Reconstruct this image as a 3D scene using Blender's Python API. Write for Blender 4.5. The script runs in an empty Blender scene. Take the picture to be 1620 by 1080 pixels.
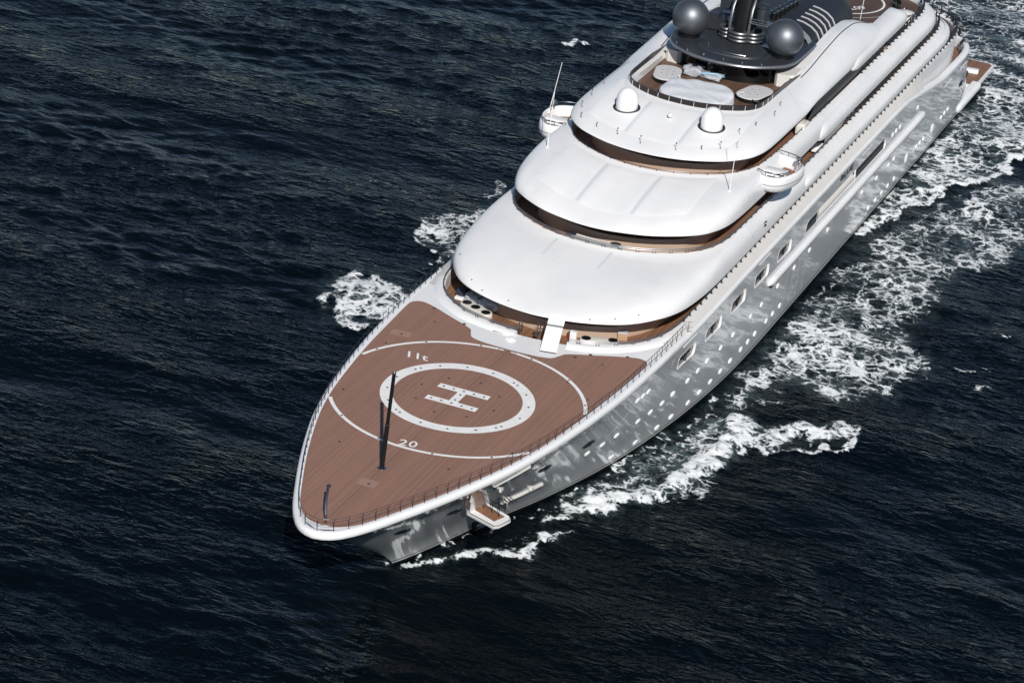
import bpy, bmesh, math, random
import numpy as np
from mathutils import Vector, Matrix
from mathutils.geometry import tessellate_polygon

random.seed(7)
rng = np.random.default_rng(11)
scene = bpy.context.scene
COL = scene.collection

# ------------------------------------------------------------------ camera
# Ship frame: x runs aft from the stem head, -y is port, z up from the sea.
CAM = Vector((-151.10, -69.231, 103.13))
yaw, pitch, roll = 6.637, -0.434, 0.105
F = Vector((math.cos(pitch) * math.cos(yaw), math.cos(pitch) * math.sin(yaw), math.sin(pitch)))
R0 = F.cross(Vector((0, 0, 1))).normalized()
U0 = R0.cross(F)
RR = math.cos(roll) * R0 + math.sin(roll) * U0
UU = -math.sin(roll) * R0 + math.cos(roll) * U0
cam_data = bpy.data.cameras.new('camera')
cam_data.sensor_width = 36.0
cam_data.lens = 36.0 * 4355.26 / 1620.0
cam_data.clip_start = 1.0
cam_data.clip_end = 30000.0
cam = bpy.data.objects.new('camera', cam_data)
m = Matrix((RR, UU, -F)).transposed().to_4x4()
m.translation = CAM
cam.matrix_world = m
COL.objects.link(cam)
scene.camera = cam

# ------------------------------------------------------------------ sky and sun
SUN_EL = math.radians(37.0)
sun_from = Vector((-0.889, -0.458, 0.0)).normalized()          # horizontal bearing of the sun
world = bpy.data.worlds.new('World')
scene.world = world
world.use_nodes = True
wn = world.node_tree.nodes
wl = world.node_tree.links
bg = wn['Background']
sky = wn.new('ShaderNodeTexSky')
sky.sky_type = 'NISHITA'
sky.sun_disc = False
sky.sun_elevation = SUN_EL
sky.sun_rotation = math.atan2(sun_from.x, sun_from.y)
sky.air_density = 0.75
sky.dust_density = 0.0
sky.ozone_density = 1.6
wl.new(sky.outputs[0], bg.inputs[0])
bg.inputs[1].default_value = 0.078
sun_data = bpy.data.lights.new('sun', 'SUN')
sun_data.energy = 5.0
sun_data.angle = math.radians(0.53)
sun_data.color = (1.0, 0.955, 0.895)
sun = bpy.data.objects.new('sun', sun_data)
dirv = -(sun_from * math.cos(SUN_EL) + Vector((0, 0, math.sin(SUN_EL))))
sun.rotation_euler = dirv.to_track_quat('-Z', 'Y').to_euler()
sun.location = (-60, -60, 90)
COL.objects.link(sun)
scene.view_settings.view_transform = 'Standard'
scene.view_settings.look = 'None'
scene.view_settings.exposure = -0.13
scene.view_settings.gamma = 1.0
scene.view_settings.use_curve_mapping = False

# ------------------------------------------------------------------ materials
MATS = {}
def mat(name, color, rough=0.5, metal=0.0, coat=0.0, var=0.0, vscale=1.0, bump=0.0, bscale=8.0, spec=0.5, rvar=0.0):
    m = bpy.data.materials.new(name)
    m.use_nodes = True
    nt = m.node_tree
    b = nt.nodes['Principled BSDF']
    b.inputs['Base Color'].default_value = (*color, 1)
    b.inputs['Roughness'].default_value = rough
    b.inputs['Metallic'].default_value = metal
    b.inputs['Coat Weight'].default_value = coat
    b.inputs['Coat Roughness'].default_value = 0.06
    b.inputs['Specular IOR Level'].default_value = spec
    tc = nt.nodes.new('ShaderNodeTexCoord')
    if var > 0 or rvar > 0:
        n = nt.nodes.new('ShaderNodeTexNoise')
        n.inputs['Scale'].default_value = vscale
        n.inputs['Detail'].default_value = 6
        n.inputs['Roughness'].default_value = 0.65
        nt.links.new(tc.outputs['Object'], n.inputs['Vector'])
        if var > 0:
            r = nt.nodes.new('ShaderNodeMapRange')
            r.inputs[1].default_value = 0.25; r.inputs[2].default_value = 0.75
            r.inputs[3].default_value = 1 - var; r.inputs[4].default_value = 1 + var
            nt.links.new(n.outputs[0], r.inputs[0])
            mx = nt.nodes.new('ShaderNodeMix'); mx.data_type = 'RGBA'; mx.blend_type = 'MULTIPLY'
            mx.inputs[0].default_value = 1.0
            mx.inputs[6].default_value = (*color, 1)
            nt.links.new(r.outputs[0], mx.inputs[7])
            nt.links.new(mx.outputs[2], b.inputs['Base Color'])
        if rvar > 0:
            r2 = nt.nodes.new('ShaderNodeMapRange')
            r2.inputs[1].default_value = 0.3; r2.inputs[2].default_value = 0.7
            r2.inputs[3].default_value = max(0.02, rough - rvar); r2.inputs[4].default_value = rough + rvar
            nt.links.new(n.outputs[0], r2.inputs[0])
            nt.links.new(r2.outputs[0], b.inputs['Roughness'])
    if bump > 0:
        n2 = nt.nodes.new('ShaderNodeTexNoise')
        n2.inputs['Scale'].default_value = bscale
        n2.inputs['Detail'].default_value = 3
        nt.links.new(tc.outputs['Object'], n2.inputs['Vector'])
        bp = nt.nodes.new('ShaderNodeBump')
        bp.inputs['Strength'].default_value = 1.0
        bp.inputs['Distance'].default_value = bump
        nt.links.new(n2.outputs[0], bp.inputs['Height'])
        nt.links.new(bp.outputs[0], b.inputs['Normal'])
    MATS[name] = m
    return m

def plank_mat(name, color, dark, pitch, axis, rough=0.6, var=0.25, groove=0.12, cross=0.0):
    """Narrow boards: grooves every `pitch` metres across `axis`, each board its own tone."""
    m = bpy.data.materials.new(name); m.use_nodes = True
    nt = m.node_tree; N = nt.nodes.new; Lk = nt.links.new
    b = nt.nodes['Principled BSDF']; b.inputs['Roughness'].default_value = rough
    tc = N('ShaderNodeTexCoord'); sp = N('ShaderNodeSeparateXYZ'); Lk(tc.outputs['Object'], sp.inputs[0])
    dv = N('ShaderNodeMath'); dv.operation = 'DIVIDE'; dv.inputs[1].default_value = pitch
    Lk(sp.outputs[axis], dv.inputs[0])
    fr = N('ShaderNodeMath'); fr.operation = 'FRACT'; Lk(dv.outputs[0], fr.inputs[0])
    fl = N('ShaderNodeMath'); fl.operation = 'FLOOR'; Lk(dv.outputs[0], fl.inputs[0])
    wn_ = N('ShaderNodeTexWhiteNoise'); wn_.noise_dimensions = '1D'; Lk(fl.outputs[0], wn_.inputs['W'])
    gr = N('ShaderNodeMath'); gr.operation = 'LESS_THAN'; gr.inputs[1].default_value = groove; Lk(fr.outputs[0], gr.inputs[0])
    mp = N('ShaderNodeMapping')
    sc = [0.6, 0.6, 0.6]; sc[axis] = 6.0
    mp.inputs['Scale'].default_value = sc
    Lk(tc.outputs['Object'], mp.inputs[0])
    ns = N('ShaderNodeTexNoise'); ns.inputs['Scale'].default_value = 1.5; ns.inputs['Detail'].default_value = 6; Lk(mp.outputs[0], ns.inputs['Vector'])
    big = N('ShaderNodeTexNoise'); big.inputs['Scale'].default_value = 0.22; big.inputs['Detail'].default_value = 5; Lk(tc.outputs['Object'], big.inputs['Vector'])
    a1 = N('ShaderNodeMath'); a1.operation = 'ADD'; Lk(wn_.outputs[0], a1.inputs[0]); Lk(ns.outputs[0], a1.inputs[1])
    a2 = N('ShaderNodeMath'); a2.operation = 'ADD'; Lk(a1.outputs[0], a2.inputs[0]); Lk(big.outputs[0], a2.inputs[1])
    mr = N('ShaderNodeMapRange'); mr.inputs[1].default_value = 0.7; mr.inputs[2].default_value = 2.2
    mr.inputs[3].default_value = 1 - var; mr.inputs[4].default_value = 1 + var; Lk(a2.outputs[0], mr.inputs[0])
    mx = N('ShaderNodeMix'); mx.data_type = 'RGBA'; mx.blend_type = 'MULTIPLY'; mx.inputs[0].default_value = 1
    mx.inputs[6].default_value = (*color, 1); Lk(mr.outputs[0], mx.inputs[7])
    last = mx.outputs[2]
    mg = N('ShaderNodeMix'); mg.data_type = 'RGBA'; mg.inputs[7].default_value = (*dark, 1)
    Lk(gr.outputs[0], mg.inputs[0]); Lk(last, mg.inputs[6])
    Lk(mg.outputs[2], b.inputs['Base Color'])
    MATS[name] = m
    return m

WHITE = mat('white_paint', (0.80, 0.80, 0.80), 0.32, coat=0.25, var=0.05, vscale=0.22, rvar=0.08)
CREAM = mat('cream_paint', (0.66, 0.64, 0.61), 0.45, var=0.04, vscale=0.8)
PANELW = mat('panel_white', (0.83, 0.83, 0.83), 0.42, var=0.03, vscale=0.5)
GREYW = mat('seam_grey', (0.66, 0.67, 0.69), 0.45)
SILVER = mat('silver_hull', (0.62, 0.64, 0.65), 0.27, metal=0.18, coat=1.0, bump=0.004, bscale=0.8, var=0.05, vscale=0.5)
BLACKP = mat('black_paint', (0.007, 0.008, 0.009), 0.4, spec=0.25)
BLACKG = mat('black_glass', (0.004, 0.005, 0.006), 0.08, spec=0.35)
TANW = mat('tan_panel', (0.45, 0.335, 0.255), 0.5, var=0.06, vscale=0.6)
STEEL = mat('stainless_steel', (0.42, 0.43, 0.44), 0.3, metal=1.0)
DARKST = mat('dark_steel', (0.07, 0.075, 0.085), 0.35, metal=0.6)
GREYM = mat('grey_mast_paint', (0.036, 0.042, 0.052), 0.45, metal=0.3, coat=0.1, var=0.12, vscale=1.5)
SPHERE = mat('dark_silver_paint', (0.20, 0.212, 0.235), 0.50, metal=0.9, coat=0.08, var=0.06, vscale=1.2)
RAILST = mat('rail_steel', (0.22, 0.23, 0.25), 0.42, metal=0.8)
MASTST = mat('brushed_mast_steel', (0.20, 0.21, 0.22), 0.42, metal=0.9)
MIDGREY = mat('mid_grey_paint', (0.24, 0.25, 0.26), 0.5, var=0.06)
DARKGREY = mat('dark_grey_paint', (0.024, 0.027, 0.032), 0.5, var=0.1)
COVER = mat('cover_cloth', (0.66, 0.68, 0.71), 0.75, var=0.05, vscale=1.2, bump=0.05, bscale=2.2)
PLASTIC = mat('wrap_plastic', (0.42, 0.44, 0.48), 0.25, coat=0.5, var=0.35, vscale=4, bump=0.06, bscale=5)
BLUEP = mat('blue_plastic', (0.16, 0.42, 0.62), 0.4, var=0.15, vscale=6)
CARD = mat('cardboard', (0.42, 0.27, 0.17), 0.8, var=0.08, vscale=4)
REDP = mat('red_plastic', (0.45, 0.03, 0.03), 0.5)
GREENP = mat('green_plastic', (0.03, 0.16, 0.07), 0.5)
BOXGREY = mat('box_grey', (0.52, 0.53, 0.55), 0.5, var=0.05)
WOODCAP = mat('dark_wood', (0.014, 0.008, 0.007), 0.35, coat=0.1, var=0.25, vscale=3)
MARK = mat('white_marking', (0.80, 0.79, 0.77), 0.6, var=0.10, vscale=1.3)
CLOTHD = mat('dark_cloth', (0.012, 0.013, 0.016), 0.8)
CLOTHG = mat('grey_cloth', (0.10, 0.10, 0.10), 0.8)
SKIN = mat('skin', (0.45, 0.27, 0.19), 0.6)
TEAK = plank_mat('teak', (0.235, 0.118, 0.066), (0.06, 0.035, 0.025), 0.16, 1, 0.55, 0.28)
TEAKA = plank_mat('teak_shade_dark', (0.085, 0.052, 0.038), (0.04, 0.025, 0.02), 0.16, 1, 0.6, 0.25)  # teak with the shade over the aft landing deck put into its colour
TEAKD = plank_mat('teak_dark', (0.13, 0.075, 0.05), (0.05, 0.03, 0.02), 0.16, 1, 0.55, 0.28)
HELI = plank_mat('helideck_planks', (0.272, 0.150, 0.106), (0.246, 0.133, 0.093), 0.20, 1, 0.58, 0.16, 0.30)

# ------------------------------------------------------------------ helpers
def P(s, t, z):
    return (s, -t, z)

def link(o, parent=None):
    COL.objects.link(o)
    if parent is not None:
        o.parent = parent
    return o

def mesh_obj(name, verts, faces, material, parent=None, smooth=True, angle=40):
    me = bpy.data.meshes.new(name)
    me.from_pydata([tuple(v) for v in verts], [], faces)
    me.update()
    bm = bmesh.new(); bm.from_mesh(me)
    bmesh.ops.remove_doubles(bm, verts=bm.verts, dist=1e-5)
    bmesh.ops.recalc_face_normals(bm, faces=bm.faces)
    bm.to_mesh(me); bm.free()
    me.materials.append(material)
    if smooth:
        me.shade_smooth()
        me.set_sharp_from_angle(angle=math.radians(angle))
    return link(bpy.data.objects.new(name, me), parent)

def tag(o, label, category, group=None):
    o['label'] = label; o['category'] = category
    if group: o['group'] = group
    return o

def lab(o, label):
    o['label'] = label
    return o

class MB:
    def __init__(self): self.v = []; self.f = []
    def add(self, verts, faces):
        n = len(self.v); self.v += [tuple(p) for p in verts]; self.f += [[i + n for i in q] for q in faces]
    def box(self, c, size, rz=0.0, tilt=None):
        hx, hy, hz = size[0] / 2, size[1] / 2, size[2] / 2
        pts = [Vector((x, y, z)) for x in (-hx, hx) for y in (-hy, hy) for z in (-hz, hz)]
        M = Matrix.Rotation(rz, 3, 'Z')
        if tilt is not None: M = M @ tilt
        pts = [Vector(c) + M @ p for p in pts]
        self.add(pts, [[0, 1, 3, 2], [4, 6, 7, 5], [0, 4, 5, 1], [2, 3, 7, 6], [0, 2, 6, 4], [1, 5, 7, 3]])
    def bevbox(self, c, size, r, rz=0.0, n=3):
        """Box with rounded vertical edges and a chamfered top."""
        hx, hy, hz = size[0] / 2, size[1] / 2, size[2] / 2
        M = Matrix.Rotation(rz, 3, 'Z')
        def ring(rr, inset, z):
            out = []
            for cx, cy, a0 in ((hx - rr, hy - rr, 0), (-hx + rr, hy - rr, 90), (-hx + rr, -hy + rr, 180), (hx - rr, -hy + rr, 270)):
                for k in range(n + 1):
                    a = math.radians(a0 + 90 * k / n)
                    out.append(Vector(c) + M @ Vector((cx + (rr - inset) * math.cos(a), cy + (rr - inset) * math.sin(a), z)))
            return out
        e = min(r, hz) * 0.5
        self.loft([ring(r, 0, -hz), ring(r, 0, hz - e), ring(r, e * 0.4, hz - e * 0.3), ring(r, e, hz)], True, True)
    def loft(self, rows, closed=False, caps=False):
        n = len(rows[0]); base = len(self.v)
        for r in rows: self.v += [tuple(p) for p in r]
        k = n if closed else n - 1
        for i in range(len(rows) - 1):
            for j in range(k):
                a = base + i * n + j; b_ = base + i * n + (j + 1) % n
                self.f.append([a, b_, b_ + n, a + n])
        if caps:
            self.f.append([base + j for j in range(n)][::-1])
            self.f.append([base + (len(rows) - 1) * n + j for j in range(n)])
    def tube(self, pts, r, n=6, cap=True, radii=None):
        pts = [Vector(p) for p in pts]
        rows = []
        up = Vector((0, 0, 1))
        for i, p in enumerate(pts):
            d = (pts[min(i + 1, len(pts) - 1)] - pts[max(i - 1, 0)]).normalized()
            a = up if abs(d.dot(up)) < 0.95 else Vector((1, 0, 0))
            x = d.cross(a).normalized(); y = x.cross(d)
            rr = radii[i] if radii else r
            rows.append([p + rr * (math.cos(2 * math.pi * k / n) * x + math.sin(2 * math.pi * k / n) * y) for k in range(n)])
        self.loft(rows, True, cap)
    def lathe(self, c, prof, n=24, sx=1.0, sy=1.0):
        rows = [[(c[0] + r * sx * math.cos(2 * math.pi * k / n), c[1] + r * sy * math.sin(2 * math.pi * k / n), c[2] + z) for k in range(n)] for r, z in prof]
        self.loft(rows, True, True)
    def poly(self, loops, z=None):
        """Fill loops (first outer, others holes) of 3-D points."""
        vs = [[Vector(p) for p in l] for l in loops]
        tris = tessellate_polygon(vs)
        flat = [p for l in vs for p in l]
        self.add(flat, [list(t) for t in tris])
    def prism(self, loop2d, z0, z1, mapf):
        """Extrude a 2-D loop between z0 and z1; mapf(u,v,z)->3-D."""
        n = len(loop2d)
        self.loft([[mapf(u, v, z0) for u, v in loop2d], [mapf(u, v, z1) for u, v in loop2d]], True, False)
        self.poly([[mapf(u, v, z1) for u, v in loop2d]])
        self.poly([[mapf(u, v, z0) for u, v in loop2d]])
    def build(self, name, material, parent=None, smooth=True, angle=40):
        return mesh_obj(name, self.v, self.f, material, parent, smooth, angle)

def share(name, src, parent, loc=(0, 0, 0), rot=(0, 0, 0), scale=(1, 1, 1)):
    o = bpy.data.objects.new(name, src.data)
    o.location = loc; o.rotation_euler = rot; o.scale = scale
    return link(o, parent)

def interp(tab, x):
    if x <= tab[0][0]: return tab[0][1]
    for (a, b), (c, d) in zip(tab, tab[1:]):
        if x <= c: return b + (d - b) * (x - a) / (c - a)
    return tab[-1][1]

def smooth_tab(tab, n=200):
    xs = [p[0] for p in tab]; ys = [p[1] for p in tab]; q_ = len(xs)
    d = [(ys[i + 1] - ys[i]) / (xs[i + 1] - xs[i]) for i in range(q_ - 1)]
    k = [d[0]] + [0 if d[i - 1] * d[i] <= 0 else 2 * d[i - 1] * d[i] / (d[i - 1] + d[i]) for i in range(1, q_ - 1)] + [d[-1]]
    out = []
    for i in range(q_ - 1):
        h = xs[i + 1] - xs[i]; q = max(2, int(n * h / (xs[-1] - xs[0])))
        for j in range(q):
            t = j / q; t2 = t * t; t3 = t2 * t
            out.append((xs[i] + h * t, (2 * t3 - 3 * t2 + 1) * ys[i] + (t3 - 2 * t2 + t) * h * k[i] + (-2 * t3 + 3 * t2) * ys[i + 1] + (t3 - t2) * h * k[i + 1]))
    out.append((xs[-1], ys[-1]))
    return out

def catmull(pts, per=8):
    out = []
    n = len(pts)
    for i in range(n - 1):
        p0 = pts[max(i - 1, 0)]; p1 = pts[i]; p2 = pts[i + 1]; p3 = pts[min(i + 2, n - 1)]
        if i == 0: p0 = (2 * p1[0] - p2[0], 2 * p1[1] - p2[1])
        for k in range(per):
            t = k / per
            out.append(tuple(0.5 * ((2 * p1[c]) + (-p0[c] + p2[c]) * t + (2 * p0[c] - 5 * p1[c] + 4 * p2[c] - p3[c]) * t * t + (-p0[c] + 3 * p1[c] - 3 * p2[c] + p3[c]) * t ** 3) for c in (0, 1)))
    out.append(tuple(pts[-1]))
    return out

def resample(pts, n):
    L = [0.0]
    for a, b in zip(pts, pts[1:]): L.append(L[-1] + math.dist(a, b))
    out = []; j = 0
    for i in range(n):
        d = L[-1] * i / (n - 1)
        while j < len(pts) - 2 and L[j + 1] < d: j += 1
        f = 0 if L[j + 1] == L[j] else (d - L[j]) / (L[j + 1] - L[j])
        out.append(tuple(pts[j][c] + (pts[j + 1][c] - pts[j][c]) * f for c in range(len(pts[0]))))
    return out

def offset(pts, d, mirror_ends=True):
    """Offset a half curve (from centreline round to centreline, port side) outward by d."""
    out = []
    n = len(pts)
    for i in range(n):
        a = pts[i - 1] if i > 0 else ((pts[1][0], -pts[1][1]) if mirror_ends else pts[0])
        b = pts[i + 1] if i < n - 1 else ((pts[n - 2][0], -pts[n - 2][1]) if mirror_ends else pts[n - 1])
        tx, ty = b[0] - a[0], b[1] - a[1]
        l = math.hypot(tx, ty) or 1
        nx, ny = -ty / l, tx / l           # left of travel (front centre -> port -> stern): outward is -that
        out.append((pts[i][0] + nx * d, pts[i][1] + ny * d))
    return out

def rounded_rect(w, h, r, n=5):
    out = []
    for cx, cy, a0 in ((w / 2 - r, h / 2 - r, 0), (-w / 2 + r, h / 2 - r, 90), (-w / 2 + r, -h / 2 + r, 180), (w / 2 - r, -h / 2 + r, 270)):
        for k in range(n + 1):
            a = math.radians(a0 + 90 * k / n)
            out.append((cx + r * math.cos(a), cy + r * math.sin(a)))
    return out

def text_mesh(name, body, size, material, parent, M, extrude=0.0, bold=0.0, shear=0.0, space=1.0):
    cu = bpy.data.curves.new(name, 'FONT')
    cu.body = body; cu.size = size; cu.extrude = extrude; cu.offset = bold; cu.shear = shear
    cu.space_character = space
    cu.align_x = 'CENTER'; cu.align_y = 'CENTER'
    tmp = bpy.data.objects.new(name, cu)
    COL.objects.link(tmp)
    dg = bpy.context.evaluated_depsgraph_get()
    me = bpy.data.meshes.new_from_object(tmp.evaluated_get(dg))
    bpy.data.objects.remove(tmp); bpy.data.curves.remove(cu)
    me.transform(M)
    me.materials.clear(); me.materials.append(material)
    me.name = name
    return link(bpy.data.objects.new(name, me), parent)

def frame(right, up, origin):
    r = Vector(right).normalized(); u = Vector(up).normalized(); n = r.cross(u)
    M = Matrix((r, u, n)).transposed().to_4x4(); M.translation = Vector(origin)
    return M

# ------------------------------------------------------------------ the sea
def axis_coords(lo, hi, step, far):
    core = list(np.arange(lo, hi + 1e-6, step))
    out_hi = []; d = step; v = hi
    while v < far:
        d *= 1.35; v += d; out_hi.append(v)
    out_lo = []; d = step; v = lo
    while v > -far:
        d *= 1.35; v -= d; out_lo.append(v)
    return np.array(out_lo[::-1] + core + out_hi)

def seg_dist(X, T, pts):
    """Distance to a polyline in (s, t) and the fraction along it."""
    best = np.full(X.shape, 1e9, np.float32); frac = np.zeros_like(best)
    n = len(pts) - 1
    for i in range(n):
        (ax, at), (bx, bt) = pts[i], pts[i + 1]
        dx, dt = bx - ax, bt - at
        f = np.clip(((X - ax) * dx + (T - at) * dt) / (dx * dx + dt * dt), 0, 1)
        d = np.hypot(X - ax - f * dx, T - at - f * dt)
        k = d < best
        best[k] = d[k]; frac[k] = (i + f[k]) / n
    return best, frac

def sines(X, Y, lo, hi, n, seed, stretch=(1, 1)):
    r = np.random.default_rng(seed); out = np.zeros_like(X)
    for _ in range(n):
        lam = math.exp(r.uniform(math.log(lo), math.log(hi))); a = r.uniform(0, 2 * math.pi)
        out += np.sin(2 * math.pi / lam * (X * stretch[0] * math.cos(a) + Y * stretch[1] * math.sin(a)) + r.uniform(0, 6.3)).astype(np.float32)
    return out / math.sqrt(n / 2)

def build_sea():
    xs = axis_coords(-26, 204, 0.31, 9000); ys = axis_coords(-52, 104, 0.31, 9000)
    X, Y = np.meshgrid(xs.astype(np.float32), ys.astype(np.float32), indexing='ij')
    T = -Y
    r = np.random.default_rng(5)
    Z = np.zeros_like(X); DX = np.zeros_like(X)
    fade = np.clip(1 - np.maximum.reduce([-30 - X, X - 210, -56 - Y, Y - 108, np.zeros_like(X)]) / 60, 0, 1)
    patch = 1 + 0.45 * sines(X, Y, 25, 90, 10, 77, (1.0, 0.55))
    patch = np.clip(patch, 0.25, 2.0)
    for i in range(110):
        lam = math.exp(r.uniform(math.log(1.1), math.log(26)))
        ang = r.normal(-0.16, 0.50)
        k = 2 * math.pi / lam
        a = 0.0027 * lam * r.uniform(0.5, 1.3)
        if lam > 14: a *= 0.55
        elif lam > 4.5: a *= 1.0
        ph = k * (X * math.cos(ang) + Y * math.sin(ang)) + r.uniform(0, 6.3)
        w = patch if lam < 5 else 1.0
        Z += w * a * np.sin(ph)
        DX += w * a * 0.7 * math.cos(ang) * np.cos(ph)
    Z *= fade; DX *= fade
    # ---- foam laid down by the hull's passage, in ship coordinates
    foam = np.zeros_like(X); aer = np.zeros_like(X); lift = np.zeros_like(X)
    wob = sines(X, T, 1.5, 6, 14, 3); wob2 = sines(X, T, 4, 14, 10, 4)
    Xw = X + 0.35 * wob + 0.5 * wob2; Tw = T + 0.3 * sines(X, T, 1.5, 6, 14, 8) + 0.4 * sines(X, T, 4, 14, 10, 9)
    def stroke(pts, r0, r1, dens, soft=0.6, up=0.0, aerate=0.0):
        nonlocal foam, aer, lift
        d, f = seg_dist(Xw, Tw, pts)
        rad = r0 + (r1 - r0) * f
        v = np.clip((rad - d) / (1.7 * soft * rad) + 0.5, 0, 1); v = v * v * (3 - 2 * v)
        foam = np.maximum(foam, min(0.75, 0.81 * dens) * v)
        if aerate: aer = np.maximum(aer, aerate * np.clip(1.6 - d / rad, 0, 1))
        if up: lift = np.maximum(lift, up * np.exp(-(d / rad) ** 2))
    def patchy(pts, dens, soft=2.0, aerate=0.0):
        """Lacy field inside a polygon given in (s, t)."""
        nonlocal foam, aer
        P_ = np.array(pts); n = len(P_)
        inside = np.zeros(X.shape, bool); dmin = np.full(X.shape, 1e9, np.float32)
        for i in range(n):
            ax, at = P_[i]; bx, bt = P_[(i + 1) % n]
            cond = ((at > Tw) != (bt > Tw))
            with np.errstate(divide='ignore', invalid='ignore'):
                xi = (bx - ax) * (Tw - at) / (bt - at) + ax
            inside ^= cond & (Xw < xi)
            dx, dt = bx - ax, bt - at
            f = np.clip(((Xw - ax) * dx + (Tw - at) * dt) / (dx * dx + dt * dt), 0, 1)
            dmin = np.minimum(dmin, np.hypot(Xw - ax - f * dx, Tw - at - f * dt))
        sd = np.where(inside, dmin, -dmin)
        v = np.clip(sd / soft + 0.5, 0, 1)
        foam = np.maximum(foam, 0.90 * dens * v * np.clip(0.92 + 0.14 * wob2, 0.5, 1.15))
        if aerate: aer = np.maximum(aer, aerate * np.clip(sd / 3 + 0.5, 0, 1))
    # bow wave, port
    stroke([(15.6, 0.1), (17.5, 2.2), (20.5, 4.9), (23.8, 7.6), (26.8, 9.0)], 0.42, 0.60, 0.92, 1.0, 0.20, 0.3)
    stroke([(20, 3.6), (23, 5.9), (26, 7.6)], 0.7, 1.1, 0.42, 1.2)
    stroke([(16.5, .5), (21.5, 2.7), (27, 4.95), (33, 7.2), (40, 9.0), (48, 10.6), (58, 11.6)], 0.22, 0.28, 0.74, 1.0)
    stroke([(27.0, 6.6), (29, 7.2), (31.3, 7.9), (33.5, 9.6)], 0.35, 1.1, 0.74, 0.9, 0.15, 0.3)
    stroke([(33.2, 9.6), (35.6, 11.7), (38.4, 13.2), (42, 14.5), (46.5, 15.3), (50.5, 15.6), (53.6, 15.0)], 1.05, 1.55, 0.95, 0.75, 0.50, 0.8)
    patchy([(31, 7.3), (36, 8.6), (42, 9.9), (49, 10.9), (54.5, 11.8), (55.0, 15.2), (46, 14.6), (38, 12.3)], 0.60, 1.6, 0.9)
    patchy([(36.0, 13.3), (41.6, 15.2), (42.6, 17.2), (39.2, 16.9), (36.2, 15.0)], 0.58, 0.9)
    stroke([(51.3, 17.0), (53.6, 19.5), (55.9, 22.0), (57.6, 23.7)], 1.5, 0.9, 0.82, 0.8, 0.22, 0.35)
    stroke([(50.0, 17.6), (51.4, 20.4), (53.8, 23.0), (57.2, 24.3)], 0.38, 0.35, 0.86, 0.9, 0.2)
    stroke([(56, 13.6), (58.2, 15.4), (59.0, 17.0)], 0.5, 0.3, 0.6, 1.0)
    # lace alongside
    patchy([(50, 11.9), (57.0, 13.9), (63.4, 16.2), (63.2, 20.5), (66.0, 25.4), (72.2, 26.7), (77.8, 25.4), (79.4, 23.0), (84, 20.6), (88.0, 15.5), (84.0, 12.4), (70, 12.2), (60, 12.0)], 0.63, 2.2, 0.5)
    patchy([(78.5, 21.5), (88.5, 23.6), (97, 22.6), (103, 26.5), (112, 28), (128, 25.5), (124, 19.8), (112, 15.2), (101, 12.8), (91, 12.9), (85, 14.5)], 0.57, 2.4, 0.45)
    stroke([(66.5, 24.3), (70, 25.6), (75, 25.4)], 0.9, 1.0, 0.66, 0.9)
    stroke([(60, 13.3), (66, 14.6), (73, 17.0), (80, 18.6)], 1.1, 1.4, 0.63, 0.9)
    stroke([(82, 12.2), (90, 13.2), (97, 15.5), (104, 19.5)], 0.6, 1.0, 0.56, 1.0)
    stroke([(101, 11.6), (105.3, 11.9), (112.2, 14.0), (119, 16.3), (126, 18.6), (134, 21.2), (146, 24.5)], 0.45, 0.8, 0.93, 0.8, 0.22, 0.25)
    patchy([(102, 11.2), (112, 14.0), (126, 18.6), (140, 22.5), (160, 25), (200, 27), (200, 11), (165, 10), (150, 11), (120, 11.2)], 0.62, 1.6, 0.6)
    stroke([(104, 11.7), (109, 12.2), (118, 12.6)], 0.5, 0.6, 0.72, 1.0, 0, 0.6)
    # stern wake and starboard
    patchy([(153, -10), (153, 11), (205, 14), (205, -14)], 0.55, 2.0, 0.6)
    stroke([(57.2, -21.8), (60.3, -22.9)], 3.7, 3.4, 0.80, 0.30, 0.15, 0.4)
    stroke([(52.6, -19.9), (52.8, -22.0), (54.6, -24.2), (58.4, -25.6), (62.3, -25.4)], 0.5, 0.45, 0.80, 0.9, 0.25)
    stroke([(61.5, -20.5), (66, -18.5), (70, -15.0)], 0.8, 0.6, 0.5, 1.0)
    patchy([(70.6, -20.3), (70.4, -23.4), (76, -26.4), (81, -26.3), (84.5, -22.5), (88, -15), (74, -14)], 0.58, 1.2, 0.2)
    stroke([(70.6, -20.5), (70.6, -23.2), (74, -25.6)], 0.35, 0.35, 0.75, 0.9, 0.2)
    stroke([(88.6, -22.6), (92.3, -23.4)], 1.0, 0.9, 0.64, 0.8)
    stroke([(136.6, -34.6), (138.6, -33.2)], 0.8, 0.7, 0.80, 0.7, 0.2)
    stroke([(82.5, -36.5), (84.5, -34)], 0.35, 0.35, 0.55, 1.0)
    stroke([(84.2, -31.0), (84.8, -27.6)], 0.35, 0.3, 0.60, 1.0)
    stroke([(77.2, -30.2), (77.6, -28.4)], 0.3, 0.3, 0.55, 1.0)
    for cx, ct, l in ((76.5, 29.5, 1.2), (73.5, 31.6, 0.6), (85, 31, 1.3)):
        stroke([(cx - l / 2, ct - l), (cx + l / 2, ct + l)], 0.4, 0.3, 0.62, 0.9)
    fine = sines(X, T, 0.7, 2.2, 30, 21)
    Z += 0.8 * lift * (1 + 0.10 * fine) + 0.015 * foam * fine * fade
    # bow wave trough alongside
    V = np.stack([X + DX, Y, Z], -1).reshape(-1, 3)
    nx, ny = X.shape
    idx = np.arange(nx * ny, dtype=np.int32).reshape(nx, ny)
    Q = np.stack([idx[:-1, :-1], idx[1:, :-1], idx[1:, 1:], idx[:-1, 1:]], -1).reshape(-1, 4)
    me = bpy.data.meshes.new('sea')
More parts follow.
